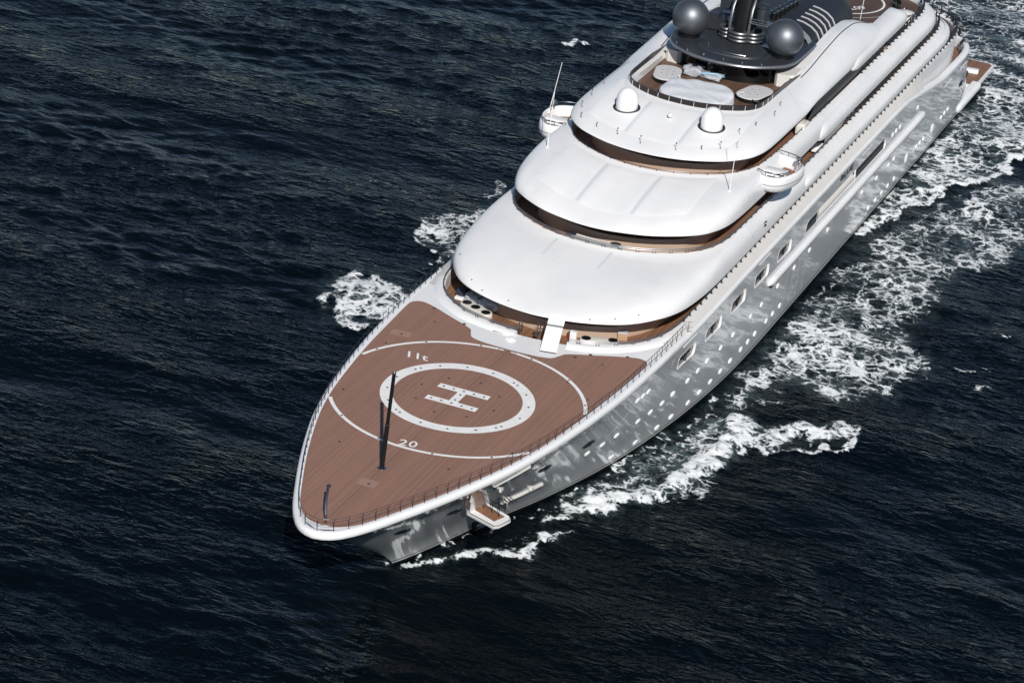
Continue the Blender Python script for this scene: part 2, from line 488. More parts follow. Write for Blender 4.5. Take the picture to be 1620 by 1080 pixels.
    me.vertices.add(len(V)); me.vertices.foreach_set('co', V.astype(np.float32).ravel())
    me.loops.add(Q.size); me.loops.foreach_set('vertex_index', Q.ravel())
    me.polygons.add(len(Q)); me.polygons.foreach_set('loop_start', np.arange(0, Q.size, 4, dtype=np.int32))
    me.polygons.foreach_set('loop_total', np.full(len(Q), 4, np.int32))
    me.update(calc_edges=True)
    me.polygons.foreach_set('use_smooth', np.ones(len(Q), bool))
    for nm, arr in (('foam', foam), ('aerated', aer)):
        at = me.attributes.new(nm, 'FLOAT', 'POINT'); at.data.foreach_set('value', arr.astype(np.float32).ravel())
    me.materials.append(sea_material())
    o = link(bpy.data.objects.new('sea', me)); o['kind'] = 'structure'
    return o

def sea_material():
    m = bpy.data.materials.new('sea_water'); m.use_nodes = True
    nt = m.node_tree; N = nt.nodes.new; Lk = nt.links.new
    b = nt.nodes['Principled BSDF']; out = nt.nodes['Material Output']
    tc = N('ShaderNodeTexCoord')
    def noise(scale, detail, mp=None, rough=0.55, dist=0.0):
        n = N('ShaderNodeTexNoise'); n.inputs['Scale'].default_value = scale; n.inputs['Detail'].default_value = detail
        n.inputs['Roughness'].default_value = rough; n.inputs['Distortion'].default_value = dist
        Lk((mp or tc).outputs[0] if mp else tc.outputs['Object'], n.inputs['Vector']); return n
    def math_(op, a, b_=None, clamp=False):
        n = N('ShaderNodeMath'); n.operation = op; n.use_clamp = clamp
        for i, v in enumerate((a, b_)):
            if v is None: continue
            if isinstance(v, (int, float)): n.inputs[i].default_value = v
            else: Lk(v, n.inputs[i])
        return n.outputs[0]
    def mrange(v, a, b_, c, d, smooth=False):
        n = N('ShaderNodeMapRange'); n.interpolation_type = 'SMOOTHSTEP' if smooth else 'LINEAR'
        for i, x in zip((1, 2, 3, 4), (a, b_, c, d)):
            if isinstance(x, (int, float)): n.inputs[i].default_value = x
            else: Lk(x, n.inputs[i])
        Lk(v, n.inputs[0]); return n.outputs[0]
    # --- ripples
    mp = N('ShaderNodeMapping'); mp.inputs['Scale'].default_value = (1.0, 0.42, 1.0); mp.inputs['Rotation'].default_value = (0, 0, 0.16)
    Lk(tc.outputs['Object'], mp.inputs[0])
    mpl = N('ShaderNodeMapping'); mpl.inputs['Scale'].default_value = (1.0, 0.35, 1.0); mpl.inputs['Rotation'].default_value = (0, 0, 0.30)
    Lk(tc.outputs['Object'], mpl.inputs[0])
    n1 = noise(1.05, 3.0, mp, 0.55, 0.5); n2 = noise(2.6, 2, mp, 0.5, 0.3); n3 = noise(0.75, 3.5, mp, 0.6, 0.4)
    gust = noise(0.055, 3, mpl, 0.55)
    gs = mrange(gust.outputs[0], 0.38, 0.62, 0.35, 1.55)
    rg = math_('SUBTRACT', 1.0, math_('ABSOLUTE', math_('SUBTRACT', math_('MULTIPLY', n3.outputs[0], 2.0), 1.0)))
    h = math_('ADD', math_('MULTIPLY', n1.outputs[0], 0.34), math_('MULTIPLY', n2.outputs[0], 0.06))
    h = math_('ADD', h, math_('MULTIPLY', rg, 0.14))
    h = math_('MULTIPLY', h, gs)
    bp = N('ShaderNodeBump'); bp.inputs['Strength'].default_value = 1.0; bp.inputs['Distance'].default_value = 1.0
    Lk(h, bp.inputs['Height'])
    Lk(bp.outputs[0], b.inputs['Normal'])
    b.inputs['Roughness'].default_value = 0.06
    b.inputs['Specular IOR Level'].default_value = 0.115
    b.inputs['Specular Tint'].default_value = (0.72, 0.95, 1.0, 1)
    b.inputs['IOR'].default_value = 1.333
    # --- body colour, greener where bubbles are stirred in
    fa = N('ShaderNodeAttribute'); fa.attribute_name = 'foam'
    aa = N('ShaderNodeAttribute'); aa.attribute_name = 'aerated'
    an = noise(0.9, 5, None, 0.6, 0.8)
    av = math_('MULTIPLY', aa.outputs['Fac'], mrange(an.outputs[0], 0.35, 0.75, 0.0, 1.0, True), True)
    mixc = N('ShaderNodeMix'); mixc.data_type = 'RGBA'
    mixc.inputs[6].default_value = (0.0012, 0.0030, 0.0048, 1); mixc.inputs[7].default_value = (0.10, 0.145, 0.150, 1)
    Lk(av, mixc.inputs[0]); Lk(mixc.outputs[2], b.inputs['Base Color'])
    # --- foam lace
    mps = N('ShaderNodeMapping'); mps.inputs['Scale'].default_value = (1.0, 0.6, 1.0); mps.inputs['Rotation'].default_value = (0, 0, 0.5)
    Lk(tc.outputs['Object'], mps.inputs[0])
    wv = N('ShaderNodeTexNoise'); wv.inputs['Scale'].default_value = 0.55; wv.inputs['Detail'].default_value = 4
    Lk(tc.outputs['Object'], wv.inputs['Vector'])
    sub = N('ShaderNodeVectorMath'); sub.operation = 'SUBTRACT'; Lk(wv.outputs['Color'], sub.inputs[0]); sub.inputs[1].default_value = (0.5, 0.5, 0.5)
    scl = N('ShaderNodeVectorMath'); scl.operation = 'SCALE'; Lk(sub.outputs[0], scl.inputs[0]); scl.inputs['Scale'].default_value = 2.6
    addv = N('ShaderNodeVectorMath'); addv.operation = 'ADD'; Lk(tc.outputs['Object'], addv.inputs[0]); Lk(scl.outputs[0], addv.inputs[1])
    def vor(scale, rnd=1.0):
        v = N('ShaderNodeTexVoronoi'); v.feature = 'DISTANCE_TO_EDGE'; v.inputs['Scale'].default_value = scale
        v.inputs['Randomness'].default_value = rnd
        Lk(addv.outputs[0], v.inputs['Vector']); return v.outputs['Distance']
    lace1 = mrange(vor(0.62), 0.0, 0.26, 1.0, 0.0, True)
    lace2 = mrange(vor(1.7), 0.0, 0.30, 1.0, 0.0, True)
    fb = noise(1.3, 9, mps, 0.72, 0.8)
    fb2 = noise(0.32, 5, None, 0.6, 0.6)
    ff = noise(5.5, 5, mps, 0.7, 0.6)
    v = math_('ADD', math_('MULTIPLY', lace1, 0.25), math_('MULTIPLY', lace2, 0.17))
    v = math_('ADD', v, math_('MULTIPLY', mrange(fb.outputs[0], 0.25, 0.75, 0.0, 1.0), 0.30))
    v = math_('ADD', v, math_('MULTIPLY', mrange(fb2.outputs[0], 0.3, 0.7, 0.0, 1.0), 0.14))
    v = math_('ADD', v, math_('MULTIPLY', mrange(ff.outputs[0], 0.28, 0.72, 0.0, 1.0), 0.24))
    thr = math_('SUBTRACT', 1.0, fa.outputs['Fac'])
    mask = mrange(v, thr, math_('ADD', thr, 0.25), 0.0, 1.0, True)
    has = mrange(fa.outputs['Fac'], 0.03, 0.16, 0.0, 1.0, True)
    mask = math_('MULTIPLY', mask, has, True)
    mixf = N('ShaderNodeMix'); mixf.data_type = 'RGBA'; mixf.inputs[6].default_value = (0.42, 0.47, 0.49, 1); mixf.inputs[7].default_value = (0.84, 0.86, 0.87, 1)
    Lk(mrange(v, thr, math_('ADD', thr, 0.42), 0.0, 1.0), mixf.inputs[0])
    fo = N('ShaderNodeBsdfPrincipled')
    Lk(mixf.outputs[2], fo.inputs['Base Color']); fo.inputs['Roughness'].default_value = 0.8
    fbp = N('ShaderNodeBump'); fbp.inputs['Strength'].default_value = 1.0; fbp.inputs['Distance'].default_value = 0.10
    Lk(math_('ADD', fb.outputs[0], math_('MULTIPLY', mask, 0.35)), fbp.inputs['Height']); Lk(fbp.outputs[0], fo.inputs['Normal'])
    ms = N('ShaderNodeMixShader')
    Lk(math_('POWER', mask, 1.25), ms.inputs[0]); Lk(b.outputs[0], ms.inputs[1]); Lk(fo.outputs[0], ms.inputs[2])
    Lk(ms.outputs[0], out.inputs['Surface'])
    return m

build_sea()

# ------------------------------------------------------------------ the yacht
yacht = bpy.data.objects.new('yacht', None)
link(yacht)
tag(yacht, 'long white motor yacht with silver hull and brown foredeck helipad under way', 'yacht')
def part(mb, name, material, **k): return mb.build(name, material, yacht, **k)

# ---- hull form
DECK = smooth_tab([(0, 0), (.15, .68), (.6, 1.42), (1.4, 2.12), (3, 3.05), (6.2, 4.47), (9.4, 5.78), (12.6, 6.95), (16.5, 8.2), (19.6, 8.95), (23, 9.6), (28, 10.35), (34, 10.95), (42, 11.3), (52, 11.4), (62, 11.32), (72, 11.3), (160, 11.3)], 400)
WLINE = smooth_tab([(0, 0), (.5, .25), (4.9, 1.9), (9.4, 3.35), (11.9, 4.35), (15.8, 5.84), (23.7, 8.15), (30, 9.4), (38.6, 10.55), (47, 11.15), (55, 11.3), (70, 11.3), (160, 11.3)], 400)
STEM = smooth_tab([(-3, 16.5), (-.2, 15.9), (.9, 14.9), (2, 13.45), (3.2, 11.6), (5, 8.75), (7, 5.75), (8.65, 2.85), (9.6, .7), (10.6, .55)], 60)
SHEER = smooth_tab([(0, 9.55), (108, 9.55), (114, 9.45), (120, 8.85), (126, 8.0), (133, 7.25), (140, 7.15), (160, 7.15)], 300)
def s_end(z): return 152.6 - 0.42 * max(z, 0)
def hw(s, z):
    u = s - interp(STEM, z)
    if u <= 0: return 0.0
    w = min(1, max(0, z / 9.6)) ** 1.15
    a = interp(DECK, u); b = interp(WLINE, u)
    h = b + (a - b) * w
    e = s_end(z); q = (s - (e - 11)) / 11
    if q > 0: h *= max(0.0, 1 - min(q, 1) ** 4) ** 0.36
    return h

ZR = [-2.6, -1.4, -.5, 0, .4, .9, 1.5, 2, 2.45, 2.9, 3.6, 4.4, 5.2, 6.0, 6.65, 7.2, 7.9, 8.65, 9.1, 9.55]
WINS = [(45.7, 7.12), (52.25, 7.10), (58.9, 7.08), (65.6, 7.06), (72.35, 7.05)]      # lower forward corner of each side window
blocks = [(w[0] - .5, w[0] + 4.6) for w in WINS] + [(80.3, 109.4)]
mid = [22 + i * 2.0 for i in range(0, 11)]
edges = sorted(set([round(e, 2) for b_ in blocks for e in b_]))
cols = sorted(set(mid + edges + [43.0, 79.0] + [112 + 2.5 * i for i in range(12)]))
cols = [c for c in cols if c <= 44 or c in edges or c > 78]
NB, NS = 26, 14
def hull_col_s(j, z):
    s0 = interp(STEM, z)
    if j < NB:
        f = (j / NB) ** 1.7
        return s0 + (22 - s0) * f
    if j < NB + len(cols): return cols[j - NB]
    k = j - NB - len(cols) + 1
    a = cols[-1]; e = s_end(z)
    return a + (e - a) * (1 - (1 - k / NS) ** 1.8)
NC = NB + len(cols) + NS
def hull_side(sgn):
    grid = []
    for zr in ZR:
        row = []
        for j in range(NC):
            s = hull_col_s(j, zr); top = interp(SHEER, s)
            z = -2.6 + (zr + 2.6) * (top + 2.6) / (9.55 + 2.6) if top < 9.549 else zr
            row.append((s, hw(s, z) if s > 100 else hw(s, zr), z))
        grid.append(row)
    return grid
hull_b = MB()
zi0, zi1 = ZR.index(6.65), ZR.index(8.65)
WIN_LOOP = {}
for sgn in (1, -1):
    g = hull_side(sgn)
    base = len(hull_b.v)
    hull_b.v += [P(s, sgn * t, z) for row in g for s, t, z in row]
    skip = set()
    for a, b_ in blocks:
        j0 = next(j for j in range(NC) if abs(hull_col_s(j, 7) - a) < 0.02); j1 = next(j for j in range(NC) if abs(hull_col_s(j, 7) - b_) < 0.02)
        for i in range(zi0, zi1):
            for j in range(j0, j1): skip.add((i, j))
        outer = [(hull_col_s(j, 7), 6.65) for j in range(j0, j1 + 1)] + [(b_, ZR[i]) for i in range(zi0 + 1, zi1 + 1)] + [(hull_col_s(j, 7), 8.65) for j in range(j1 - 1, j0 - 1, -1)] + [(a, ZR[i]) for i in range(zi1 - 1, zi0, -1)]
        if a < 79:
            lo = [w for w in WINS if abs(w[0] - .5 - a) < .01][0]
            hole = [(lo[0] + 2.05 + u, lo[1] + .62 + v) for u, v in rounded_rect(4.1, 1.24, .34, 4)]
            WIN_LOOP[a] = hole
        else:
            hole = [(81.0, 7.25), (81.3, 7.0), (82, 6.9), (107.6, 6.85), (108.3, 6.95), (108.6, 7.3), (108.4, 7.85), (107.6, 8.15), (82, 8.15), (81.2, 8.0)]
            WIN_LOOP[a] = hole
        hull_b.poly([[P(s, sgn * hw(s, z), z) for s, z in outer], [P(s, sgn * hw(s, z), z) for s, z in hole]])
    for i in range(len(ZR) - 1):
        for j in range(NC - 1):
            if (i, j) in skip: continue
            a = base + i * NC + j
            hull_b.f.append([a, a + 1, a + NC + 1, a + NC])
hull = part(hull_b, 'hull', SILVER, angle=60)
lab(hull, 'polished silver grey hull mirroring the water')

# boot stripe: black band at the waterline with a thin white line above
def hull_strip(z0, z1, out, name, material, sA=15.9, sB=151.5, n=150):
    b = MB()
    for sgn in (1, -1):
        rows = []
        for z in (z0, (z0 + z1) / 2, z1):
            s0 = interp(STEM, z)
            rows.append([P(s, sgn * (hw(s, z) + out), z) for s in [s0 + (s_end(z) - .2 - s0) * (k / n) ** 1.3 for k in range(n + 1)]])
        b.loft(rows)
    return part(b, name, material)
hull_strip(-.5, .30, .012, 'boot_stripe', BLACKP)
hull_strip(.36, .43, .012, 'boot_line', WHITE)
hull_strip(.47, .58, .012, 'boot_line', BLACKP)

# side windows: open reveals with dark panes set deep inside
def reveal(loop, sgn, depth, name='hull_window'):
    b = MB()
    L0 = [P(s, sgn * (hw(s, z) + .015), z) for s, z in loop]
    L1 = [P(s, sgn * (hw(s, z) - depth), z) for s, z in loop]
    b.loft([L0, L1], True)
    r_ = part(b, name, WHITE, angle=30)
    return r_
for a, b_ in blocks[:-1]:
    for sgn in (1, -1):
        w_ = reveal(WIN_LOOP[a], sgn, .22)
        pb = MB(); pb.poly([[P(s, sgn * (hw(s, z) - .19), z) for s, z in WIN_LOOP[a]]]); pb.build('pane', BLACKG, w_, smooth=False)
        c0 = WIN_LOOP[a]; smin = min(p[0] for p in c0)
        mb = MB(); mb.box(P(smin + 2.3, sgn * (hw(smin + 2.3, 7.7) - .14), 7.72), (.10, .08, 1.12)); mb.build('mullion', DARKGREY, w_, smooth=False)
for sgn in (1, -1):
    loop = WIN_LOOP[80.3]
    bal = reveal(loop, sgn, .55, 'balcony_recess')
    for s0_, s1_ in ((81.3, 85.2), (98.2, 108.2)):
        pb = MB(); pb.box(P((s0_ + s1_) / 2, sgn * 11.19, 7.53), (s1_ - s0_, .06, 1.22)); pb.build('pane', BLACKP, bal, smooth=False)
        pb = MB(); pb.box(P((s0_ + s1_) / 2, sgn * 11.25, 7.50), (s1_ - s0_, .05, .05)); pb.build('guard_bar', STEEL, bal, smooth=False)
    pb = MB(); pb.box(P(91.7, sgn * 10.85, 7.5), (13.2, .06, 1.3)); pb.build('back_wall', CREAM, bal, smooth=False)
    pb = MB(); pb.box(P(91.7, sgn * 11.05, 7.1), (12.9, .34, .40)); pb.build('folded_balcony', CREAM, bal, smooth=False)
    for s_ in (84.9, 97.7, 108.2):
        pb = MB(); pb.box(P(s_, sgn * 11.18, 7.52), (.12, .12, 1.2)); pb.build('divider', WHITE, bal, smooth=False)

# oval light ports, each a shallow white dish with a rim
def oval_mesh(rs, rz):
    b = MB(); n = 20
    def ring(f, d): return [(rs * f * math.cos(2 * math.pi * k / n), d, rz * f * math.sin(2 * math.pi * k / n)) for k in range(n)]
    b.loft([ring(1.0, 0.03), ring(1.0, -.03), ring(.90, -.055), ring(.6, -.085), ring(.25, -.10)], True, True)
    return b.build('porthole', PANELW, None, angle=50)
PORTS = [(37.71, 7.63), (38.72, 7.62), (39.77, 7.60),
 (32.47, 4.61), (34.74, 4.52), (36.96, 4.48), (40.56, 4.36), (42.78, 4.32), (44.98, 4.29), (47.08, 4.32), (50.06, 4.39), (52.22, 4.48), (54.35, 4.57), (57.67, 4.52), (60.92, 4.51), (65.81, 4.41), (68.97, 4.35), (73.79, 4.39), (78.83, 4.39), (83.68, 4.42), (89.57, 4.41), (101.5, 4.31), (107.0, 4.05), (111.5, 4.0), (113.55, 4.04),
 (39.26, 1.24), (43.02, 1.15), (46.71, 1.10), (49.22, 1.14), (52.36, 1.24), (54.67, 1.35), (56.92, 1.49), (59.16, 1.62), (61.6, 1.68), (64.27, 1.74), (66.16, 1.76), (68.16, 1.78), (71.44, 1.77), (73.41, 1.76), (75.54, 1.75),
 (105.42, 1.31), (107.95, 1.33), (110.31, 1.33), (112.64, 1.34), (115.13, 1.30),
 (111.19, 7.43), (112.5, 7.45), (114.0, 7.43), (121.05, 7.42), (123.52, 2.22), (124.92, 2.21), (126.44, 2.21), (133.9, 2.38), (135.3, 2.46), (136.7, 2.5)]
BIGP = [(119.48, 2.19), (130.2, 2.26)]
pm = oval_mesh(.39, .27); COL.objects.unlink(pm)
pmb = oval_mesh(.62, .56); COL.objects.unlink(pmb)
def put_on_hull(name, src, s, z, sgn, out=.0):
    t = hw(s, z) + out; ds = (hw(s + .6, z) - hw(s - .6, z)) / 1.2; dz = (hw(s, z + .3) - hw(s, z - .3)) / .6
    n = Vector((-ds, -sgn, -dz)).normalized() if sgn > 0 else Vector((-ds, 1, -dz)).normalized()
    x = Vector((1, 0, 0)); x = (x - n * x.dot(n)).normalized(); zz = x.cross(-n if sgn > 0 else n)
    y = -n
    zz = x.cross(y)
    M = Matrix((x, y, zz)).transposed().to_4x4(); M.translation = Vector(P(s, sgn * t, z))
    o = bpy.data.objects.new(name, src.data); link(o, hull); o.matrix_local = M
    return o
for lst, src in ((PORTS, pm), (BIGP, pmb)):
    for s, z in lst:
        put_on_hull('porthole', src, s, z, 1)
# slim slits below the sheer and dark mooring ports
slit = MB(); slit.box((0, -.02, 0), (3.2, .06, .10)); slit = slit.build('slit_light', CREAM, None, smooth=False); COL.objects.unlink(slit)
for s, z in ((47.8, 9.15), (68.0, 9.2), (101.0, 9.05), (134.7, 6.2), (141.6, 6.25)):
    put_on_hull('slit_light', slit, s, z, 1)
dk = MB()
def dring(f, d, rs=.85, rz=.26, n=20): return [(rs * f * math.cos(2 * math.pi * k / n), d, rz * f * math.sin(2 * math.pi * k / n)) for k in range(n)]
dk.loft([dring(1.12, .03), dring(1.12, -.05), dring(.95, -.06), dring(.9, -.012)], True, True)
dk = dk.build('mooring_port', BLACKP, None, angle=25); COL.objects.unlink(dk)
rol = MB(); rol.lathe((0, 0, 0), [(.05, -.2), (.09, -.18), (.09, .18), (.05, .2)], 8); rol = rol.build('roller', STEEL, None); COL.objects.unlink(rol)
for s, z in ((25.0, 6.40), (31.05, 6.22), (10.8, 6.05), (16.1, 5.75), (141.6, 4.1), (145.3, 4.1)):
    put_on_hull('mooring_port', dk, s, z, 1)
    put_on_hull('roller', rol, s + .25, z, 1, .07)

# long fender strip
fb_ = MB()
rows = []
for s in [70.2, 70.3, 70.5, 70.9] + [72 + i * 2.6 for i in range(20)] + [123.4, 123.9, 124.1, 124.2]:
    e = min(1.0, ((s - 70.2) / .7 + .02)) if s < 72 else min(1.0, (124.2 - s) / .7 + .02)
    w = .42 * math.sqrt(min(1, e)); h = .36 * (.4 + .6 * math.sqrt(min(1, e)))
    rows.append([P(s, 11.2, 5.86 + h), P(s, 11.3 + w * .75, 5.86 + h * .9), P(s, 11.3 + w, 5.86 + h * .5), P(s, 11.3 + w, 5.86 - h * .3), P(s, 11.3 + w * .6, 5.86 - h * .8), P(s, 11.2, 5.86 - h)])
fb_.loft(rows, False, True)
part(fb_, 'fender_strip', WHITE, angle=50)
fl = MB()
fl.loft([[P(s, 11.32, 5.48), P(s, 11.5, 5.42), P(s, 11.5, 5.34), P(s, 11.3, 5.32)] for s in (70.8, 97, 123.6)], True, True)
part(fl, 'fender_shade_bar', BLACKP, smooth=False)  # solid black bar standing in for the shade under the fender
# name lettering on the side
text_mesh('name_lettering', 'BLUE', 1.02, DARKGREY, hull, frame((1, 0, 0), (0, 0, 1), P(93.7, 11.315, 9.0)) @ Matrix.Diagonal((1.75, .78, 1, 1)), .03, .012, 0, 1.12)
# welded seam lines left by shell doors
sd = MB()
def hull_line(b, pts, r=.012):
    b.tube([P(s, hw(s, z) + .006, z) for s, z in pts], r, 4)
hull_line(sd, [(33.6, 4.7), (35, 5.6), (36.5, 6.6), (38.2, 8.2), (39.3, 9.2)]); hull_line(sd, [(33.6, 4.7), (36, 5.1), (40, 5.9), (43.2, 6.8), (44.4, 8.8)])
hull_line(sd, [(33.6, 4.7), (37, 5.6), (41, 7.0), (44.2, 8.8)])
for s0 in (72.5, 76.5, 80.5):
    hull_line(sd, [(s0, .9), (s0 + .2, 5.2)]); hull_line(sd, [(s0 + 2, .9), (s0 + 2.2, 5.2)]); hull_line(sd, [(s0, 2.6), (s0 + 2.1, 2.7)])
part(sd, 'shell_door_seam', MIDGREY)

# ------------------------------------------------------------------ decks and tiers
def mirror_loop(half):
    """Port half curve (centre front -> centre stern) closed over to starboard."""
    return list(half) + [(s, -t) for s, t in half[::-1] if abs(t) > 1e-4]
def corner(sc, se, tside, n=20, p=3.0):
    return [(sc + (se - sc) * math.sin(a) ** (2 / p), tside * max(0.0, math.cos(a)) ** (2 / p)) for a in [math.pi / 2 * k / n for k in range(n + 1)]]
def half_curve(front, nf, s1, ns, se):
    f = resample(catmull(front), nf)
    s0, t0 = front[-1]
    side = [(s0 + (s1 - s0) * k / ns, t0) for k in range(1, ns)]
    c = corner(s1, se, t0)
    c[-1] = (se, 0.0)
    return f + side + c

def loop_fill(mb, half, z, inset=0.0):
    h = offset(half, -inset) if inset else half
    mb.poly([[P(s, t, z) for s, t in mirror_loop(h)]])

# --- foredeck
G = [(s, hw(s, 9.55)) for s in [0.82 + 1.0 * (k / 24) ** 2.0 for k in range(24)] + [1.9 + (48 - 1.9) * (k / 70) for k in range(71)]]
G[0] = (0.75, 0.0)
gun = MB()
prof = [(-.02, 9.47), (.015, 9.54), (.03, 9.68), (.0, 9.83), (-.08, 9.94), (-.20, 10.0), (-.40, 10.0), (-.50, 9.985), (-.58, 9.94)]
rows = [[P(s, t, z) for s, t in (lambda h: [(s, -t) for s, t in h[:0:-1]] + h)(offset(G, d))] for d, z in prof]
gun.loft(rows)
lab(part(gun, 'gunwale', WHITE, angle=60), 'smooth white gunwale running round the bow')

RIMF = [(38.95, 0), (39.05, 1.5), (39.35, 3.35), (39.85, 5.2), (40.45, 6.3), (41.15, 7.25), (42.0, 8.15), (43.1, 8.95), (44.5, 9.6), (46, 9.98), (48, 10.25), (50.5, 10.40), (54, 10.45)]
rim = half_curve(RIMF, 60, 135, 40, 146.2)
def rim_z(s): return interp([(0, 10.12), (43, 10.12), (50, 10.42), (60, 10.5), (200, 10.5)], s)

fd = MB()
Gi = offset(G, -.5)
port_edge = [p for p in Gi if 2 < p[0] < 47.2]
rimf = [p for p in rim if p[0] < 47.3]
loop = [(1.3, 0.0)] + port_edge + rimf[::-1]
full = loop + [(s, -t) for s, t in loop[::-1] if abs(t) > 1e-3]
fd.poly([[P(s, t, 9.965) for s, t in full]])
part(fd, 'foredeck', WHITE, smooth=False)

# brown landing deck, a thin plate on the white foredeck
B = catmull([(2.05, 0), (2.15, .7), (2.4, 1.25), (3.1, 2.0), (4.2, 2.68), (7.2, 4.18), (10.3, 5.55), (13.9, 6.74), (17.7, 7.82), (20.6, 8.5), (25, 9.2), (30, 9.8), (34, 10.12), (36.3, 10.28), (38.9, 10.45), (39.8, 10.38), (40.25, 9.98), (40.3, 9.3), (39.75, 8.0), (38.85, 6.3), (38.2, 5.0), (37.65, 4.15), (36.95, 3.82), (36.35, 3.45), (36.02, 2.5), (35.9, 1.2), (35.86, 0)], 6)
Bl = B + [(s, -t) for s, t in B[-2:0:-1]]
heli = MB()
heli.prism(Bl, 9.958, 9.984, lambda u, v, z: P(u, v, z))
heli = part(heli, 'helideck', HELI, smooth=False)
lab(heli, 'brown planked landing deck at the bow with white markings')
ZM = 9.990
def ring_mesh(c, r0, r1, a0, a1, z, name, parent, n=96):
    b = MB()
    b.loft([[P(c[0] + r * math.cos(a0 + (a1 - a0) * k / n), c[1] + r * math.sin(a0 + (a1 - a0) * k / n), z) for k in range(n + 1)] for r in (r0, r1)])
    return b.build(name, MARK, parent, smooth=False)
HC = (25.66, 0.0)
ring_mesh(HC, 5.02, 6.0, 0, 2 * math.pi, ZM, 'touchdown_ring', heli)
# outer circle in arcs, broken where the deck edge or the aft marks cut it
def arc_inside(a):
    s, t = HC[0] + 9.9 * math.cos(a), HC[1] + 9.9 * math.sin(a)
    lim = 0
    for p, q in zip(B, B[1:]):
        if p[0] < 39 and q[0] >= p[0] and p[0] <= s <= q[0]: lim = p[1] + (q[1] - p[1]) * (s - p[0]) / max(1e-6, q[0] - p[0])
    return abs(t) < lim - .12
angs = [2 * math.pi * k / 720 for k in range(721)]
run = []
def flush():
    global run
    if len(run) > 4: ring_mesh(HC, 9.72, 10.02, run[0], run[-1], ZM, 'circle_marking', heli, max(6, len(run) // 5))
    run = []
for a in angs:
    ok = arc_inside(a) and not (abs(math.degrees(math.atan2(math.sin(a), math.cos(a)))) < 4.5)
    if ok: run.append(a)
    else: flush()
flush()
aft_mark = MB()
for t0, t1, dz in ((-.72, -.30, .08), (.30, .72, .08)):
    aft_mark.poly([[P(35.60, t0, ZM), P(35.60 + .0, t1, ZM), P(35.42, t1, ZM), P(35.42, t0, ZM)]])
aft_mark.build('circle_marking', MARK, heli, smooth=False)
hm = MB()
w_ = .36
Hs = [(-2.12, 1.56), (2.12, 1.56), (2.12, .84), (.36, .84), (.36, -.84), (2.12, -.84), (2.12, -1.56), (-2.12, -1.56), (-2.12, -.84), (-.36, -.84), (-.36, .84), (-2.12, .84)]
hm.poly([[P(HC[0] + v, u, ZM) for u, v in Hs]])
hm.build('h_marking', MARK, heli, smooth=False)
def deck_text(body, s, t, rs, rt, size, z=ZM, material=MARK, parent=heli, **k):
    r = Vector((rs, -rt, 0)).normalized(); u = Vector((0, 0, 1)).cross(r)
    return text_mesh('number_marking', body, size, material, parent, frame(r, u, P(s, t, z)), **k)
deck_text('20', 16.5, .02, .2, 1, 1.35, bold=.014, space=1.12)
deck_text('11t', 30.55, -5.62, .10, 1, 1.45, bold=.022, shear=-.28, space=1.0)
# tie-down points
td = MB(); td.lathe((0, 0, 0), [(.02, .012), (.085, .012), (.10, .004), (.10, -.01)], 10); td = td.build('tie_down', DARKGREY, None); COL.objects.unlink(td)
tds = []
for k in range(16):
    a = 2 * math.pi * (k + .3) / 16
    tds.append((HC[0] + 5.5 * math.cos(a), 5.5 * math.sin(a)))
    if k % 4 == 1: tds.append((HC[0] + 5.5 * math.cos(a + .09), 5.5 * math.sin(a + .09)))
for k in range(14):
    a = 2 * math.pi * (k + .5) / 14
    s, t = HC[0] + 9.87 * math.cos(a), 9.87 * math.sin(a)
    if abs(t) < hw(s, 9.6) - 1.3 and s < 35.3: tds.append((s, t))
for k in range(8):
    a = 2 * math.pi * (k + .2) / 8; tds.append((HC[0] + 3.3 * math.cos(a), 3.3 * math.sin(a)))
for u in (-1.7, -.85, 0, .85, 1.7):
    for v in (-1.2, 1.2): tds.append((HC[0] + v, u))
tds += [(HC[0] + .5, 0), (HC[0] - .5, 0), (14.5, 4.2), (14.0, -4.4), (19.4, 7.2), (31, 8.7), (31.4, -8.8), (22, -8.0), (37.5, 7.4), (37.3, -7.2), (33.0, 6.2)]
for s, t in tds: share('tie_down', td, heli, P(s, t, 9.992))
# flush hatches
def hatch(s, t, ls, lt, rz, name='deck_hatch'):
    b = MB(); lp = rounded_rect(ls, lt, .18)
    c, sn = math.cos(rz), math.sin(rz)
    outer = [P(s + u * c - v * sn, t + u * sn + v * c, 9.999) for u, v in lp]
    inner = [P(s + u * .9 * c - v * .88 * sn, t + u * .9 * sn + v * .88 * c, 9.999) for u, v in lp]
    low = [P(s + u * .9 * c - v * .88 * sn, t + u * .9 * sn + v * .88 * c, 9.988) for u, v in lp]
    b.loft([[(x, y, 9.98) for x, y, z in outer], outer, inner, low], True)
    b.poly([low])
    o = b.build(name, mat_hatch, heli, angle=30)
    b2 = MB(); b2.lathe(P(s - .1, t + .1, 9.988), [(.02, .02), (.09, .02), (.11, 0)], 8); b2.build('hatch_ring', DARKGREY, heli)
mat_hatch = mat('hatch_brown', (0.31, 0.19, 0.15), .6, var=.08)
hatch(9.35, .15, 1.05, 1.45, 0.0)
hatch(33.7, -8.55, .95, 1.7, -.12)
# centre seam of the landing deck
sm = MB(); sm.loft([[P(2.3, -.02, 9.987), P(35.7, -.02, 9.987)], [P(2.3, .03, 9.987), P(35.7, .03, 9.987)]]); sm.build('centre_seam', mat('seam_brown', (.13, .075, .058), .7), heli, smooth=False)

